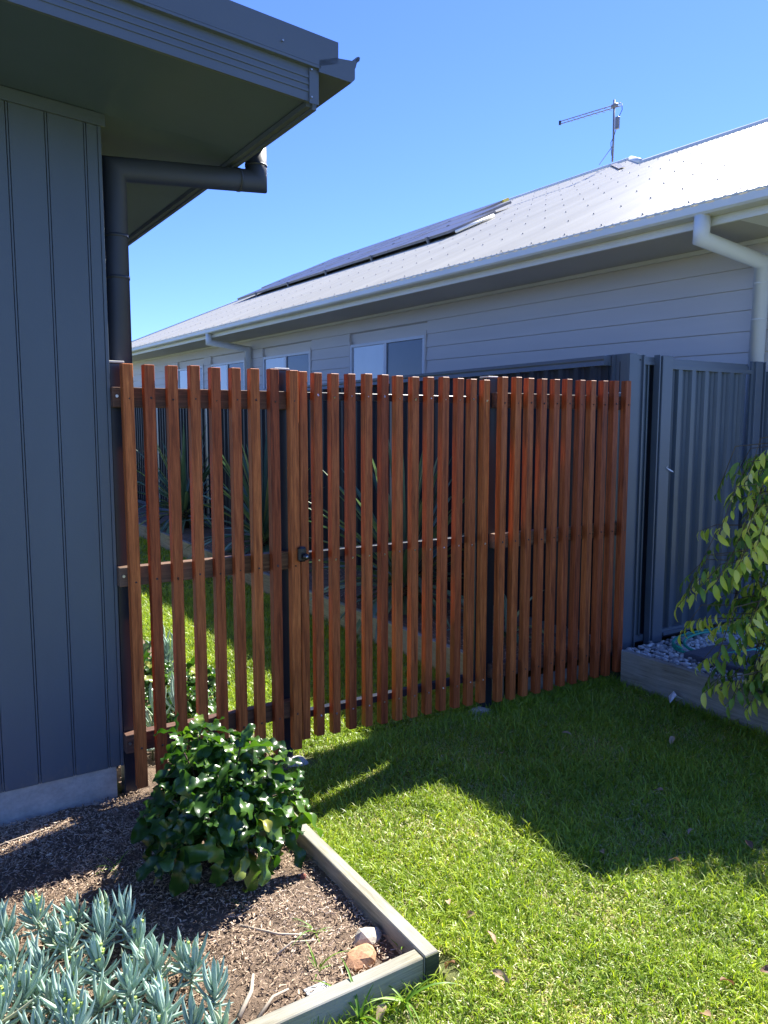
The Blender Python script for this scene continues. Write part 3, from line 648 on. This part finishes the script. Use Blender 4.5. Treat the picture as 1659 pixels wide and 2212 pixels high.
# ------------------------------------------------------------------ plants: leaf meshes
def leaf_mesh(name, L_, W_, shape, mat, nu=8, nv=4, curl=.5, cup=.2, wave=0.0, wf=4, lobes=0.0, seed=0, twist=0.0):
    """a leaf lying along +Y from the origin, face up +Z, real width and curl"""
    r2 = random.Random(seed); V = []; F = []; ph = r2.uniform(0, 6)
    ang = 0; py = 0; pz = 0; cen = []
    for i in range(nu + 1):
        cen.append((py, pz, ang)); ang -= curl / nu; py += L_ / nu * math.cos(ang); pz += L_ / nu * math.sin(ang)
    for i in range(nu + 1):
        u = i / nu; w = W_ * .5 * shape(u); cy, cz, an_ = cen[i]
        for j in range(nv + 1):
            v = -1 + 2 * j / nv; lob = 1 + lobes * math.sin(wf * 6.28 * u + ph + (0 if v > 0 else 1.3)) * abs(v)
            x = w * v * lob
            up = cup * abs(v) * w + wave * W_ * v * v * math.sin(wf * 6.28 * u + ph * 2 + (2 if v > 0 else 0))
            tw = twist * u; xx = x * math.cos(tw) - up * math.sin(tw); zz = x * math.sin(tw) + up * math.cos(tw)
            V.append((xx, cy - math.sin(an_) * zz, cz + math.cos(an_) * zz))
    k = nv + 1
    for i in range(nu):
        for j in range(nv): F.append((i * k + j, i * k + j + 1, (i + 1) * k + j + 1, (i + 1) * k + j))
    return np_mesh(name, np.array(V), np.array(F), None, mat)
def finger_mesh(name, L_, r, mat, curl=.5, seg=6, nu=6):
    V = []; F = []; ang = 0; py = pz = 0
    for i in range(nu + 1):
        u = i / nu; rr = r * (0.55 + .75 * math.sin(math.pi * min(1, .15 + u * .75)) ** 1.0) * (1 if u < .8 else max(.12, (1 - u) / .2 * .88 + .12))
        for q in range(seg):
            th = 2 * math.pi * q / seg; x = rr * math.cos(th); z = rr * .8 * math.sin(th)
            V.append((x, py - math.sin(ang) * z, pz + math.cos(ang) * z))
        ang += curl / nu; py += L_ / nu * math.cos(ang); pz += L_ / nu * math.sin(ang)
    for i in range(nu):
        for q in range(seg): F.append((i * seg + q, i * seg + (q + 1) % seg, (i + 1) * seg + (q + 1) % seg, (i + 1) * seg + q))
    return np_mesh(name, np.array(V), np.array(F), None, mat)
def frame(base, d, up, scale=1.0, roll=0.0):
    d = Vector(d).normalized(); up = Vector(up); x = d.cross(up)
    if x.length < 1e-3: x = d.orthogonal()
    x.normalize(); z = x.cross(d)
    m_ = Matrix((x, d, z)).transposed().to_4x4() @ Matrix.Rotation(roll, 4, 'Y') @ Matrix.Scale(scale, 4)
    m_.translation = Vector(base); return m_
def plant(name, loc, label, cat, items, stems=None, stem_mat='bark', limit=300, group=None, leafname='leaf'):
    """items: list of (mesh, world matrix); the nearest `limit` become leaf parts, the rest one stuff part"""
    t_ = thing(name, loc, label, cat, group); off = Matrix.Translation(-Vector(loc))
    c0 = Vector((0, 0, 1.55)); items = sorted(items, key=lambda it: (it[1].translation - c0).length - .25 * it[2])
    for me, mw, _ in items[:limit]:
        o = obj(leafname, me, t_); o.matrix_local = off @ mw
    rest = items[limit:]
    bym = {}
    for me, mw, _ in rest: bym.setdefault(me.materials[0].name, []).append((me, mw))
    for mn, lst in bym.items():
        Vs, Fs, n0 = [], [], 0
        for me, mw in lst:
            k = len(me.vertices); co = np.empty(k * 3, np.float32); me.vertices.foreach_get('co', co); co = co.reshape(-1, 3)
            A = np.array(off @ mw); Vs.append(co @ A[:3, :3].T + A[:3, 3])
            ff = np.array([p.vertices[:] for p in me.polygons]); Fs.append(ff + n0); n0 += k
        me2 = np_mesh('foliage', np.concatenate(Vs), np.concatenate(Fs)); me2.materials.append(bpy.data.materials[mn])
        tag(obj('foliage', me2, t_), kind='stuff')
    if stems is not None: part('stem', stems, stem_mat, t_, True, kind='stuff' if stem_mat == 'chalk_stem' else None)
    return t_
ov = lambda u: math.sin(math.pi * min(1, max(0, u)) ** .8) ** .9
bushleaf = [leaf_mesh('leaf', random.uniform(.13, .175), random.uniform(.050, .064), lambda u: .14 + .90 * math.sin(math.pi * (.03 + .90 * u) ** 1.35) if u < .96 else .22, 'bush_leaf', 18, 4, random.uniform(.5, 1.9), random.uniform(.1, .6), .17, random.choice([2.2, 2.8, 3.3]), .10, s_, random.uniform(-.5, .5)) for s_ in range(12)]
def bush_items(cx, cy, cz, rx, ry, rzz, nshoot, nleaf, sc_=1.0, seed=1):
    r2 = random.Random(seed); it = []; st = MB()
    for i in range(nshoot):
        # golden-angle dome of shoot tips
        f = (i + .5) / nshoot; z = 1 - f * 1.25; z = max(-.35, z); a = i * 2.39996 + r2.uniform(-.3, .3)
        rr = math.sqrt(max(0, 1 - z * z)); k = r2.uniform(.66, 1.08)
        d = Vector((rr * math.cos(a), rr * math.sin(a), z))
        tip = Vector((cx + d.x * rx * k, cy + d.y * ry * k, cz + d.z * rzz * k))
        ax = (d + Vector((0, 0, .5))).normalized()
        st.tube([(cx + d.x * .02, cy + d.y * .02, .02), (cx + d.x * rx * .4, cy + d.y * ry * .4, max(.03, cz + d.z * rzz * .2)), tip], .006, 5, r1=.003)
        for j in range(nleaf):
            th = j * 2.4 + r2.uniform(-.4, .4); tilt = R(20 + 75 * (j / nleaf) ** .7 + r2.uniform(-12, 12))
            u = ax.orthogonal().normalized(); v = ax.cross(u)
            out = (u * math.cos(th) + v * math.sin(th))
            dd = ax * math.cos(tilt) + out * math.sin(tilt)
            base = tip - ax * (.012 + .065 * j / nleaf) + Vector((r2.uniform(-.01, .01),) * 3)
            s2 = sc_ * (.55 + .55 * (j / nleaf) ** .6) * r2.uniform(.85, 1.15)
            it.append((r2.choice(bushleaf), frame(base, dd, ax * .7 + Vector((0, 0, .6)) - dd * .2, s2, r2.uniform(-.6, .6)), 0.0))
    return it, st
it, st = bush_items(.875, 2.43, .235, .24, .27, .265, 40, 8, 1.08, 3)
it2, st2 = bush_items(.82, 2.55, .47, .07, .08, .05, 2, 6, .95, 8)
plant('leafy_bush', (.86, 2.44, .02), 'rounded bush of glossy dark green wavy leaves in front of the slats', 'bush', it + it2, st)
# dried brown leaf in the bush, kept as part of the weeds group below
for k, (cx, cy, hz, rr, ns, lb) in enumerate([(1.10, 3.62, .17, .17, 12, 'low glossy leafy bush just behind the left slat panel'), (1.02, 4.05, .20, .17, 11, 'farther glossy leafy bush behind the left slats beside the house'), (1.30, 3.98, .14, .12, 8, 'small glossy leafy bush behind the slats at the lawn edge')]):
    it, st = bush_items(cx, cy, hz, rr, rr * 1.1, hz * .95, ns, 8, .95, 20 + k)
    plant('leafy_bush', (cx, cy, .02), lb, 'bush', it, st)
fingers = [finger_mesh('leaf', random.uniform(.075, .108), random.uniform(.0036, .0048), 'chalk', random.uniform(.2, .85)) for _ in range(8)]
def chalk_items(spots, seed=1, nl=24, sc_=1.0):
    r2 = random.Random(seed); it = []; st = MB(); bud = MB()
    for (x, y, hh) in spots:
        ax = Vector((r2.uniform(-.28, .28), r2.uniform(-.3, .22), 1)).normalized(); base = Vector((x, y, .02)); tip = base + ax * hh
        st.tube([base - ax * .0, base + ax * hh * .5 + Vector((r2.uniform(-.01, .01), 0, 0)), tip], .005, 5, r1=.004)
        u = ax.orthogonal().normalized(); v = ax.cross(u)
        for j in range(nl):
            f = j / nl; th = j * 2.39996 + r2.uniform(-.25, .25)
            tilt = R(10 + 92 * f ** .75 + r2.uniform(-9, 9)); out = u * math.cos(th) + v * math.sin(th)
            d = ax * math.cos(tilt) + out * math.sin(tilt)
            b0 = tip - ax * (hh * .62 * f)
            it.append((r2.choice(fingers), frame(b0, d, ax - d * ax.dot(d) * .2 + out * .01, sc_ * r2.uniform(.75, 1.1) * (.7 + .35 * math.sin(math.pi * min(1, f + .3))), 0), 0.0))
        if r2.random() < .35:
            for _ in range(9):
                p = tip + Vector((r2.uniform(-.014, .014), r2.uniform(-.014, .014), r2.uniform(.01, .06)))
                bud.tube([p, p + Vector((0, 0, .006))], .0038, 5)
    return it, st, bud
sp = []; r3 = random.Random(5)
def inside(x, y):                     # outline of the clump on the ground
    if y < 1.70 or x > .80 or x < -.5: return False
    lim = 2.33 if x < .40 else 2.33 - (x - .40) * 1.75
    return y < lim and x < .625
tries = 0
while len(sp) < 95 and tries < 9000:
    tries += 1; x, y = r3.uniform(-.25, .70), r3.uniform(1.70, 2.35)
    if inside(x, y) and all((x - a) ** 2 + (y - b_) ** 2 >.070 ** 2 for a, b_, _ in sp): sp.append((x, y, r3.uniform(.045, .125)))
it, st, bud = chalk_items(sp, 4, 30, 1.0)
it = [(a, b_, (1.0 if in_view([b_.translation[:]], .0)[0] else -3)) for a, b_, c_ in it]
ch = plant('blue_chalk_sticks', (.35, 2.1, .02), 'spreading blue grey succulent with finger leaves in the near left corner', 'succulent', it, st, 'chalk_stem')
part('flower_bud', bud, 'bud', ch, kind='stuff')
for k, (cx, cy, n_, lb) in enumerate([(1.02, 3.36, 3, 'small blue grey succulent right behind the first slats'), (1.24, 4.35, 6, 'blue grey finger leaf succulent on the edge of the rear lawn'), (1.10, 4.85, 6, 'farthest blue grey succulent seen low between the first slats')]):
    spots = [(cx + random.uniform(-.11, .11), cy + random.uniform(-.13, .13), random.uniform(.12, .28)) for _ in range(n_)]
    it, st, bud = chalk_items(spots, 30 + k, 20, 1.5)
    plant('blue_chalk_sticks', (cx, cy, .02), lb, 'succulent', it, st, 'chalk_stem')
# flax plants in the raised bed
blade = lambda u: .35 + .65 * math.sin(math.pi * (u * .55 + .25)) if u < .75 else max(.02, (1 - u) / .25 * .93)
flaxm = [leaf_mesh('leaf', L_, random.uniform(.04, .055), blade, 'flax', 10, 2, c_, .55, 0, 1, 0, i) for i, (L_, c_) in enumerate([(1.0, .25), (1.05, .5), (.95, 1.0), (.9, 1.5), (.8, 1.9), (1.1, .12)])]
def flax(cx, cy, lb, n_, sc_, seed, h0=.30):
    r2 = random.Random(seed); it = []
    for j in range(n_):
        f = j / n_; th = j * 2.39996 + r2.uniform(-.3, .3); tilt = R(6 + 88 * f ** .9 + r2.uniform(-8, 8))
        out = Vector((math.cos(th), math.sin(th), 0)); d = Vector((0, 0, math.cos(tilt))) + out * math.sin(tilt)
        i_ = 5 if f < .12 else 0 if f < .3 else 1 if f < .5 else 2 if f < .72 else 3 if f < .88 else 4
        base = Vector((cx, cy, .17 + h0 * (1 - .75 * f) * .6)) + out * .03
        it.append((flaxm[i_], frame(base, d, Vector((0, 0, 1)) - out * .3, sc_ * r2.uniform(.8, 1.1), r2.uniform(-.25, .25)), 0))
    st = MB().tube([(cx, cy, .15), (cx, cy, .17 + h0 * .6)], .05, 8)
    plant('flax_plant', (cx, cy, .17), lb, 'plant', it, st, 'bark')
flax(3.30, 10.3, 'farthest spiky flax plant seen between the second and fourth slats', 84, .98, 1, .55)
flax(3.28, 7.6, 'middle spiky flax plant behind the left slat panel', 84, 1.0, 2, .45)
flax(3.26, 4.85, 'nearest and largest spiky flax plant, behind the gate', 96, 1.0, 3, .40)
flax(3.30, 14.0, 'small far flax plant at the end of the raised bed', 34, .8, 6, .3)
# low dark plant behind the right slat panel
r2 = random.Random(11); it = []
for k in range(16):
    th = k * 2.4; out = Vector((math.cos(th), math.sin(th), 0)); tl = R(20 + 4 * k)
    it.append((flaxm[2 + k % 3], frame((3.25, 3.65, .2), Vector((0, 0, math.cos(tl))) + out * math.sin(tl), Vector((0, 0, 1)) - out * .3, r2.uniform(.4, .6)), 0))
plant('flax_plant', (3.25, 3.65, .17), 'low strappy plant behind the close slats of the right panel', 'plant', it)
# shrub on the right
el_ = lambda u: (.10 + .9 * math.sin(math.pi * min(1, u * 1.05 + .02)) ** .8) if u < .82 else max(.02, (1 - u) / .18 * .42)
newm = [leaf_mesh('leaf', random.uniform(.074, .100), random.uniform(.025, .032), el_, 'shrub_new', 8, 2, random.uniform(.3, 1.9), .35, .05, 1.2, 0, i) for i in range(5)]
oldm = [leaf_mesh('leaf', random.uniform(.070, .095), random.uniform(.026, .033), el_, 'shrub_old', 8, 2, random.uniform(.3, .9), .35, .05, 1.2, 0, i) for i in range(5)]
r2 = random.Random(21); it = []; st = MB(); SC = Vector((3.70, 1.99, .15))
st.tube([SC, SC + Vector((.01, 0, .5)), SC + Vector((-.02, .03, 1.0)), SC + Vector((0, .02, 1.15))], .018, 7, r1=.006)
for i in range(230):
    f = (i + .5) / 230; hz = -.02 + 1.36 * f; a = i * 2.39996 + r2.uniform(-.4, .4)
    R0 = (.57 if hz < .9 else .57 * max(.25, math.sqrt(max(.0, 1 - ((hz - .9) / .56) ** 2)))) * r2.uniform(.38, 1.06)
    if hz < .35: R0 *= .95
    out = Vector((math.cos(a), math.sin(a), 0)); b0 = SC + Vector((0, 0, hz * .9))
    p0 = b0; p1 = b0 + out * R0 * .45 + Vector((0, 0, .16)); p2 = b0 + out * R0 * .85 + Vector((0, 0, .14)); p3 = b0 + out * R0 * 1.02 + Vector((0, 0, r2.uniform(-.10, .14)))
    st.tube([p0, p1, p2, p3], .004, 4, r1=.0015)
    new = r2.random() < .62; nleaf = 15
    for j in range(nleaf):
        t_ = .30 + .70 * j / (nleaf - 1)
        P_ = ((1 - t_) ** 3) * p0 + 3 * (1 - t_) ** 2 * t_ * p1 + 3 * (1 - t_) * t_ * t_ * p2 + t_ ** 3 * p3
        side = out.cross(Vector((0, 0, 1))) * (1 if j % 2 else -1)
        d = side * r2.uniform(.25, .9) + out * r2.uniform(.1, .6) + Vector((0, 0, -r2.uniform(.35, 1.2)))
        isnew = new and t_ > .5
        me = r2.choice(newm if isnew else oldm)
        it.append((me, frame(P_, d, Vector((0, 0, 1)) + out * .6, r2.uniform(.55, 1.10), r2.uniform(-.5, .5)), 0.3 if isnew else 0.0))
it = [(a, b_, c_ + (0 if in_view([b_.translation[:]], .0)[0] else -4)) for a, b_, c_ in it]
plant('weeping_shrub', tuple(SC), 'shrub with drooping yellow green new leaves at the right edge', 'shrub', it, st)

# ------------------------------------------------------------------ small things
single('rock', blob(1.035, 1.772, .036, .058, .046, .040, 12, 2, .3, .8), 'rock_tan', 'orange tan rock in the inner corner of the garden edging', 'rock', False)
single('rock', blob(1.100, 1.838, .034, .050, .040, .038, 27, 2, .25, .8), 'rock_grey', 'pale grey rock beside the orange rock in the bed corner', 'rock', False)
single('rock', blob(1.082, 2.225, .030, .014, .016, .012, 18, 2, .3), 'rock_red', 'small red stone on the mulch near the side sleeper', 'rock', False)
single('slate_chip', MB().box(.845, .912, 1.702, 1.742, .030, .036, .001), 'slate', 'thin pale grey slate chip against the near sleeper', 'stone chip')
single('plastic_scrap', MB().poly([(3.50, 2.60, .04), (3.535, 2.585, .085), (3.555, 2.62, .095), (3.565, 2.66, .05)]).poly([(3.535, 2.585, .085), (3.575, 2.575, .06), (3.565, 2.66, .05), (3.555, 2.62, .095)]), 'plastic_white', 'crumpled white scrap on the grass by the tall sleeper', 'litter')
def stick(pts, r, lb): single('stick', MB().tube(pts, r, 6, r1=r * .5), 'stick', lb, 'stick', True)
stick([(.80, 2.09, .035), (.88, 1.98, .042), (.96, 1.93, .038)], .0045, 'thin pale stick right of the blue succulent')
stick([(.66, 1.74, .036), (.72, 1.80, .046), (.75, 1.86, .042)], .008, 'thick broken stick near the front sleeper')
stick([(.70, 1.71, .036), (.76, 1.75, .045), (.81, 1.76, .040)], .006, 'forked pale stick lying beside the front sleeper')
stick([(.84, 1.905, .036), (.90, 1.925, .042), (.965, 1.90, .038)], .004, 'short straight twig between weeds and succulent')
stick([(.1, 2.92, .036), (.25, 2.98, .04), (.42, 3.02, .036)], .003, 'long thin twig in the shade along the house')
weedm = [leaf_mesh('leaf', L_, .006, lambda u: 1 - .9 * u ** 2, 'weed', 6, 2, c_, .6, 0, 1, 0, i) for i, (L_, c_) in enumerate([(.06, .5), (.09, 1.0), (.12, 1.4)])]
def weed(x, y, n_, s_, lb, z=.02):
    r2 = random.Random(int(x * 991 + y * 77)); it = []
    for j in range(n_):
        th = r2.uniform(0, 6.28); tl = R(r2.uniform(15, 75)); out = Vector((math.cos(th), math.sin(th), 0))
        it.append((r2.choice(weedm), frame((x, y, z), Vector((0, 0, math.cos(tl))) + out * math.sin(tl), Vector((0, 0, 1)) - out * .3, s_ * r2.uniform(.7, 1.2)), 0))
    plant('weed', (x, y, z), lb, 'weed', it)
weed(.918, 1.80, 9, .9, 'grassy weed in front of the orange rock'); weed(.990, 1.95, 7, .9, 'thin weed with arching blades behind the orange rock')
weed(.845, 2.19, 8, .55, 'tiny pale weed tuft below the leafy bush'); weed(1.165, 1.735, 6, 1.1, 'long weed blades growing at the sleeper corner')
weed(.56, 2.62, 8, .8, 'weed tuft in the shade edge behind the succulent'); weed(.40, 2.42, 6, .7, 'short weed at the back of the succulent')
weed(1.10, 2.38, 5, .4, 'sprout on the mulch beside the side sleeper'); weed(.93, 1.585, 10, 1.3, 'tall grass tuft in front of the near sleeper'); weed(1.06, 1.57, 8, 1.4, 'tall grass tuft beside the sleeper corner on the lawn')
dl = [leaf_mesh('fallen_leaf', random.uniform(.045, .062), random.uniform(.018, .026), ov, 'dead_leaf', 6, 2, random.uniform(.3, 1.3), .5, .1, 1.3, 0, i) for i in range(5)]
for i, (x, y, lb) in enumerate([(3.135, 2.30, 'pale fallen leaf in the shade near the shrub'), (2.20, 1.61, 'pale fallen leaf close above the shadow tip at right'), (2.04, 1.76, 'upright brown leaf near the shadow tip'), (2.46, 1.70, 'brown leaf in the deep lawn shade left of the right edge'),
        (2.62, 1.96, 'small brown leaf in the middle of the lawn shade'), (2.55, 1.55, 'greyish leaf at the far right of the lawn shade'), (1.44, 1.74, 'curled pale leaf on the sunny lawn right of the edging'), (1.40, 1.82, 'brown leaf on the sunny lawn near the side sleeper'),
        (1.42, 1.66, 'tan leaf on the sunny lawn beyond the sleeper corner'), (1.686, 1.09, 'pale leaf at the bottom edge of the lawn'), (1.95, 1.12, 'reddish leaf on the lawn at the lower right edge'), (1.32, 1.52, 'pale leaf just right of the sleeper corner'),
        (1.82, 1.155, 'large tan leaf on the lawn at lower right'), (2.71, 2.63, 'light speck of leaf on shaded grass in front of the right panel'), (2.30, 2.60, 'thin leaf on shaded grass in front of the gate'), (1.01, 1.59, 'yellow brown leaf against the front of the near sleeper'),
        (1.25, 1.60, 'brown leaf in the bare patch at the sleeper corner'), (1.23, 2.52, 'pale leaf at the lawn edge by the side sleeper')]):
    o = obj('fallen_leaf', dl[i % 5], None, (x, y, .040 if y > 1.6 or x > 1.2 else .03)); o.rotation_euler = (random.uniform(-.4, .4), random.uniform(-.5, .5), random.uniform(0, 6.28))
    tag(o, lb, 'leaf', 'fallen leaves on the lawn')

# ------------------------------------------------------------------ mulch chips
def chips(name, n, x0, x1, y0, y1, z, lmin=.006, lmax=.026, par=None):
    X = rng.uniform(x0, x1, n); Y = rng.uniform(y0, y1, n); k = in_view(np.stack([X, Y, X * 0 + z], -1), .12); pt = .5 + .5 * np.sin(X * 9 + 2 * np.sin(Y * 6)) * np.cos(Y * 8 + 1.5 * np.sin(X * 7)); k &= rng.random(n) < .22 + .9 * pt; X, Y = X[k], Y[k]; n = len(X)
    Ln = rng.uniform(lmin, lmax, n) * rng.uniform(.5, 1, n); Wd = rng.uniform(.0012, .0042, n) * np.where(rng.random(n) < .05, 2.2, 1) * .85; a = rng.uniform(0, np.pi * 2, n); tl = rng.normal(0, .32, n); rl = rng.normal(0, .6, n)
    Z = z + rng.uniform(0, .016, n)
    d = np.stack([np.cos(a) * np.cos(tl), np.sin(a) * np.cos(tl), np.sin(tl)], -1); s_ = np.stack([-np.sin(a) * np.cos(rl), np.cos(a) * np.cos(rl), np.sin(rl)], -1); up = np.cross(d, s_)
    C = np.stack([X, Y, Z], -1); V = np.zeros((n, 6, 3)); l = (Ln / 2)[:, None]; w = (Wd / 2)[:, None]; h_ = (Wd * .35)[:, None]
    V[:, 0] = C - d * l; V[:, 1] = C - d * l * .6 + s_ * w + up * h_; V[:, 2] = C + d * l * .8 + s_ * w; V[:, 3] = C + d * l + up * h_; V[:, 4] = C + d * l * .7 - s_ * w; V[:, 5] = C - d * l * .8 - s_ * w
    b_ = (np.arange(n) * 6)[:, None]; Q = np.concatenate([b_ + np.array([[0, 1, 2, 5]]), b_ + np.array([[5, 2, 3, 4]])])
    rn = np.repeat(np.clip(rng.beta(1.6, 1.8, n) + .15 * np.sin(X * 6 + Y * 4), 0, 1), 6)
    o = tag(obj(name, np_mesh(name, V.reshape(-1, 3), Q, None, 'mulch', rn, False)), 'brown wood chip mulch covering the ' + ('front garden bed' if y0 < 2 else 'soil behind the slats'), 'mulch', None, 'stuff'); return o
chips('mulch', 80000, -.5, 1.155, 1.665, 3.14, .026)
chips('mulch', 5000, .79, 1.42, 3.2, 4.6, .026)
chips('mulch', 9000, 2.86, 3.6, 3.3, 9, .17, .02, .05)

# ------------------------------------------------------------------ grass
def grass(name, n, x0, x1, y0, y1, hmin, hmax, wmin, wmax, keep=None, label='lawn', dry=.20, edge=1.0):
    X = rng.uniform(x0, x1, n); Y = rng.uniform(y0, y1, n); k = in_view(np.stack([X, Y, X * 0 + .03], -1), .42) & (in_view(np.stack([X, Y, X * 0 + .03], -1), .08) | (rng.random(n) < .45))
    if keep is not None: k &= keep(X, Y)
    X, Y = X[k], Y[k]; n = len(X)
    cl = .5 + .5 * np.sin(X * 7.3 + 1.1 * np.sin(Y * 5.1)) * np.cos(Y * 6.1 + 1.7 * np.sin(X * 3.3)); fine = .5 + .5 * np.sin(X * 31 + 2 * np.sin(Y * 23)) * np.cos(Y * 29)
    H_ = rng.uniform(hmin, hmax, n) * (.65 + .35 * cl + .25 * fine); Wd = rng.uniform(wmin, wmax, n)
    a = rng.uniform(0, 2 * np.pi, n); lean = np.clip(rng.normal(.95, .38, n), .05, 1.5); bend = rng.uniform(.1, .9, n)
    dryb = rng.random(n) < dry * (.3 + 1.0 * (1 - cl) + .9 * (1 - fine) * (1 - cl)); lean = np.where(dryb, np.clip(lean + .5, 0, 1.5), lean); H_ = np.where(dryb, H_ * .75, H_)
    d = np.stack([np.cos(a), np.sin(a)], -1); Z0 = .006 * np.sin(2.1 * X + 1) * np.cos(1.7 * Y) - .004
    sa = a + np.pi / 2 + rng.normal(0, .5, n); s_ = np.stack([np.cos(sa), np.sin(sa), rng.normal(0, .25, n)], -1)
    V = np.zeros((n, 7, 3)); cx, cy, cz = X.copy(), Y.copy(), Z0.copy(); an_ = lean * .5
    for i in range(4):
        if i:
            st_ = H_ / 3; cx = cx + d[:, 0] * st_ * np.sin(an_); cy = cy + d[:, 1] * st_ * np.sin(an_); cz = cz + st_ * np.cos(an_); an_ = np.minimum(an_ + lean * .25 + bend * .35, 2.1)
        c = np.stack([cx, cy, cz], -1); w = (Wd * [.8, 1, .75, 0][i] / 2)[:, None]
        if i < 3: V[:, 2 * i] = c - s_ * w; V[:, 2 * i + 1] = c + s_ * w
        else: V[:, 6] = c
    b_ = (np.arange(n) * 7)[:, None]; Q = np.concatenate([b_ + np.array([[0, 1, 3, 2]]), b_ + np.array([[2, 3, 5, 4]])]); T = b_ + np.array([[4, 5, 6]])
    rn = np.where(dryb, rng.uniform(.84, 1, n), np.clip(rng.beta(2.2, 2.2, n) * .82 + .10 * (cl - .5), 0, .83))
    return tag(obj(name, np_mesh(name, V.reshape(-1, 3), Q, T, 'grass', np.repeat(rn, 7))), label, 'grass', None, 'stuff')
bare = lambda X, Y: ~(((X - 1.24) ** 2 / .0030 + (Y - 1.64) ** 2 / .006) < rng.uniform(.5, 1.4, len(X))) & ~(((X - 1.50) ** 2 + (Y - 3.1) ** 2) < .010 * rng.uniform(.4, 1.3, len(X)))
kf = lambda X, Y: ((X > 1.207) | (Y < 1.606)) & (X < 3.595) & bare(X, Y)
grass('lawn_grass', 285000, .3, 3.6, .15, 3.2, .022, .050, .0026, .0048, kf, 'short broad bladed lawn grass in front of the gate', .30)
grass('lawn_grass', 16000, 1.2, 3.6, .9, 3.2, .05, .085, .0028, .0044, kf, 'longer stray blades standing above the front lawn', .05)
kb = lambda X, Y: (X > 1.40 + .05 * np.sin(Y * 5)) & (X < 2.80)
grass('rear_lawn_grass', 90000, 1.3, 2.8, 3.2, 7.0, .04, .075, .004, .0065, kb, 'sunlit lawn grass just behind the slat gate', .08)
grass('rear_lawn_grass', 45000, .9, 2.8, 7.0, 18, .05, .08, .006, .010, lambda X, Y: X < 2.80, 'lawn strip far behind the gate', .06)
ke = lambda X, Y: (((X > 1.207) & (X < 1.235) & (Y > 1.75)) | ((Y < 1.606) & (Y > 1.575) & (X < 1.2)) | ((X > 3.54) & (X < 3.597)) | ((Y > 3.03) & (Y < 3.10) & (X > 2.7)))
grass('lawn_grass', 100000, .3, 3.6, 1.2, 3.12, .055, .100, .003, .005, ke, 'longer uncut grass along the sleepers and under the slats', .06)
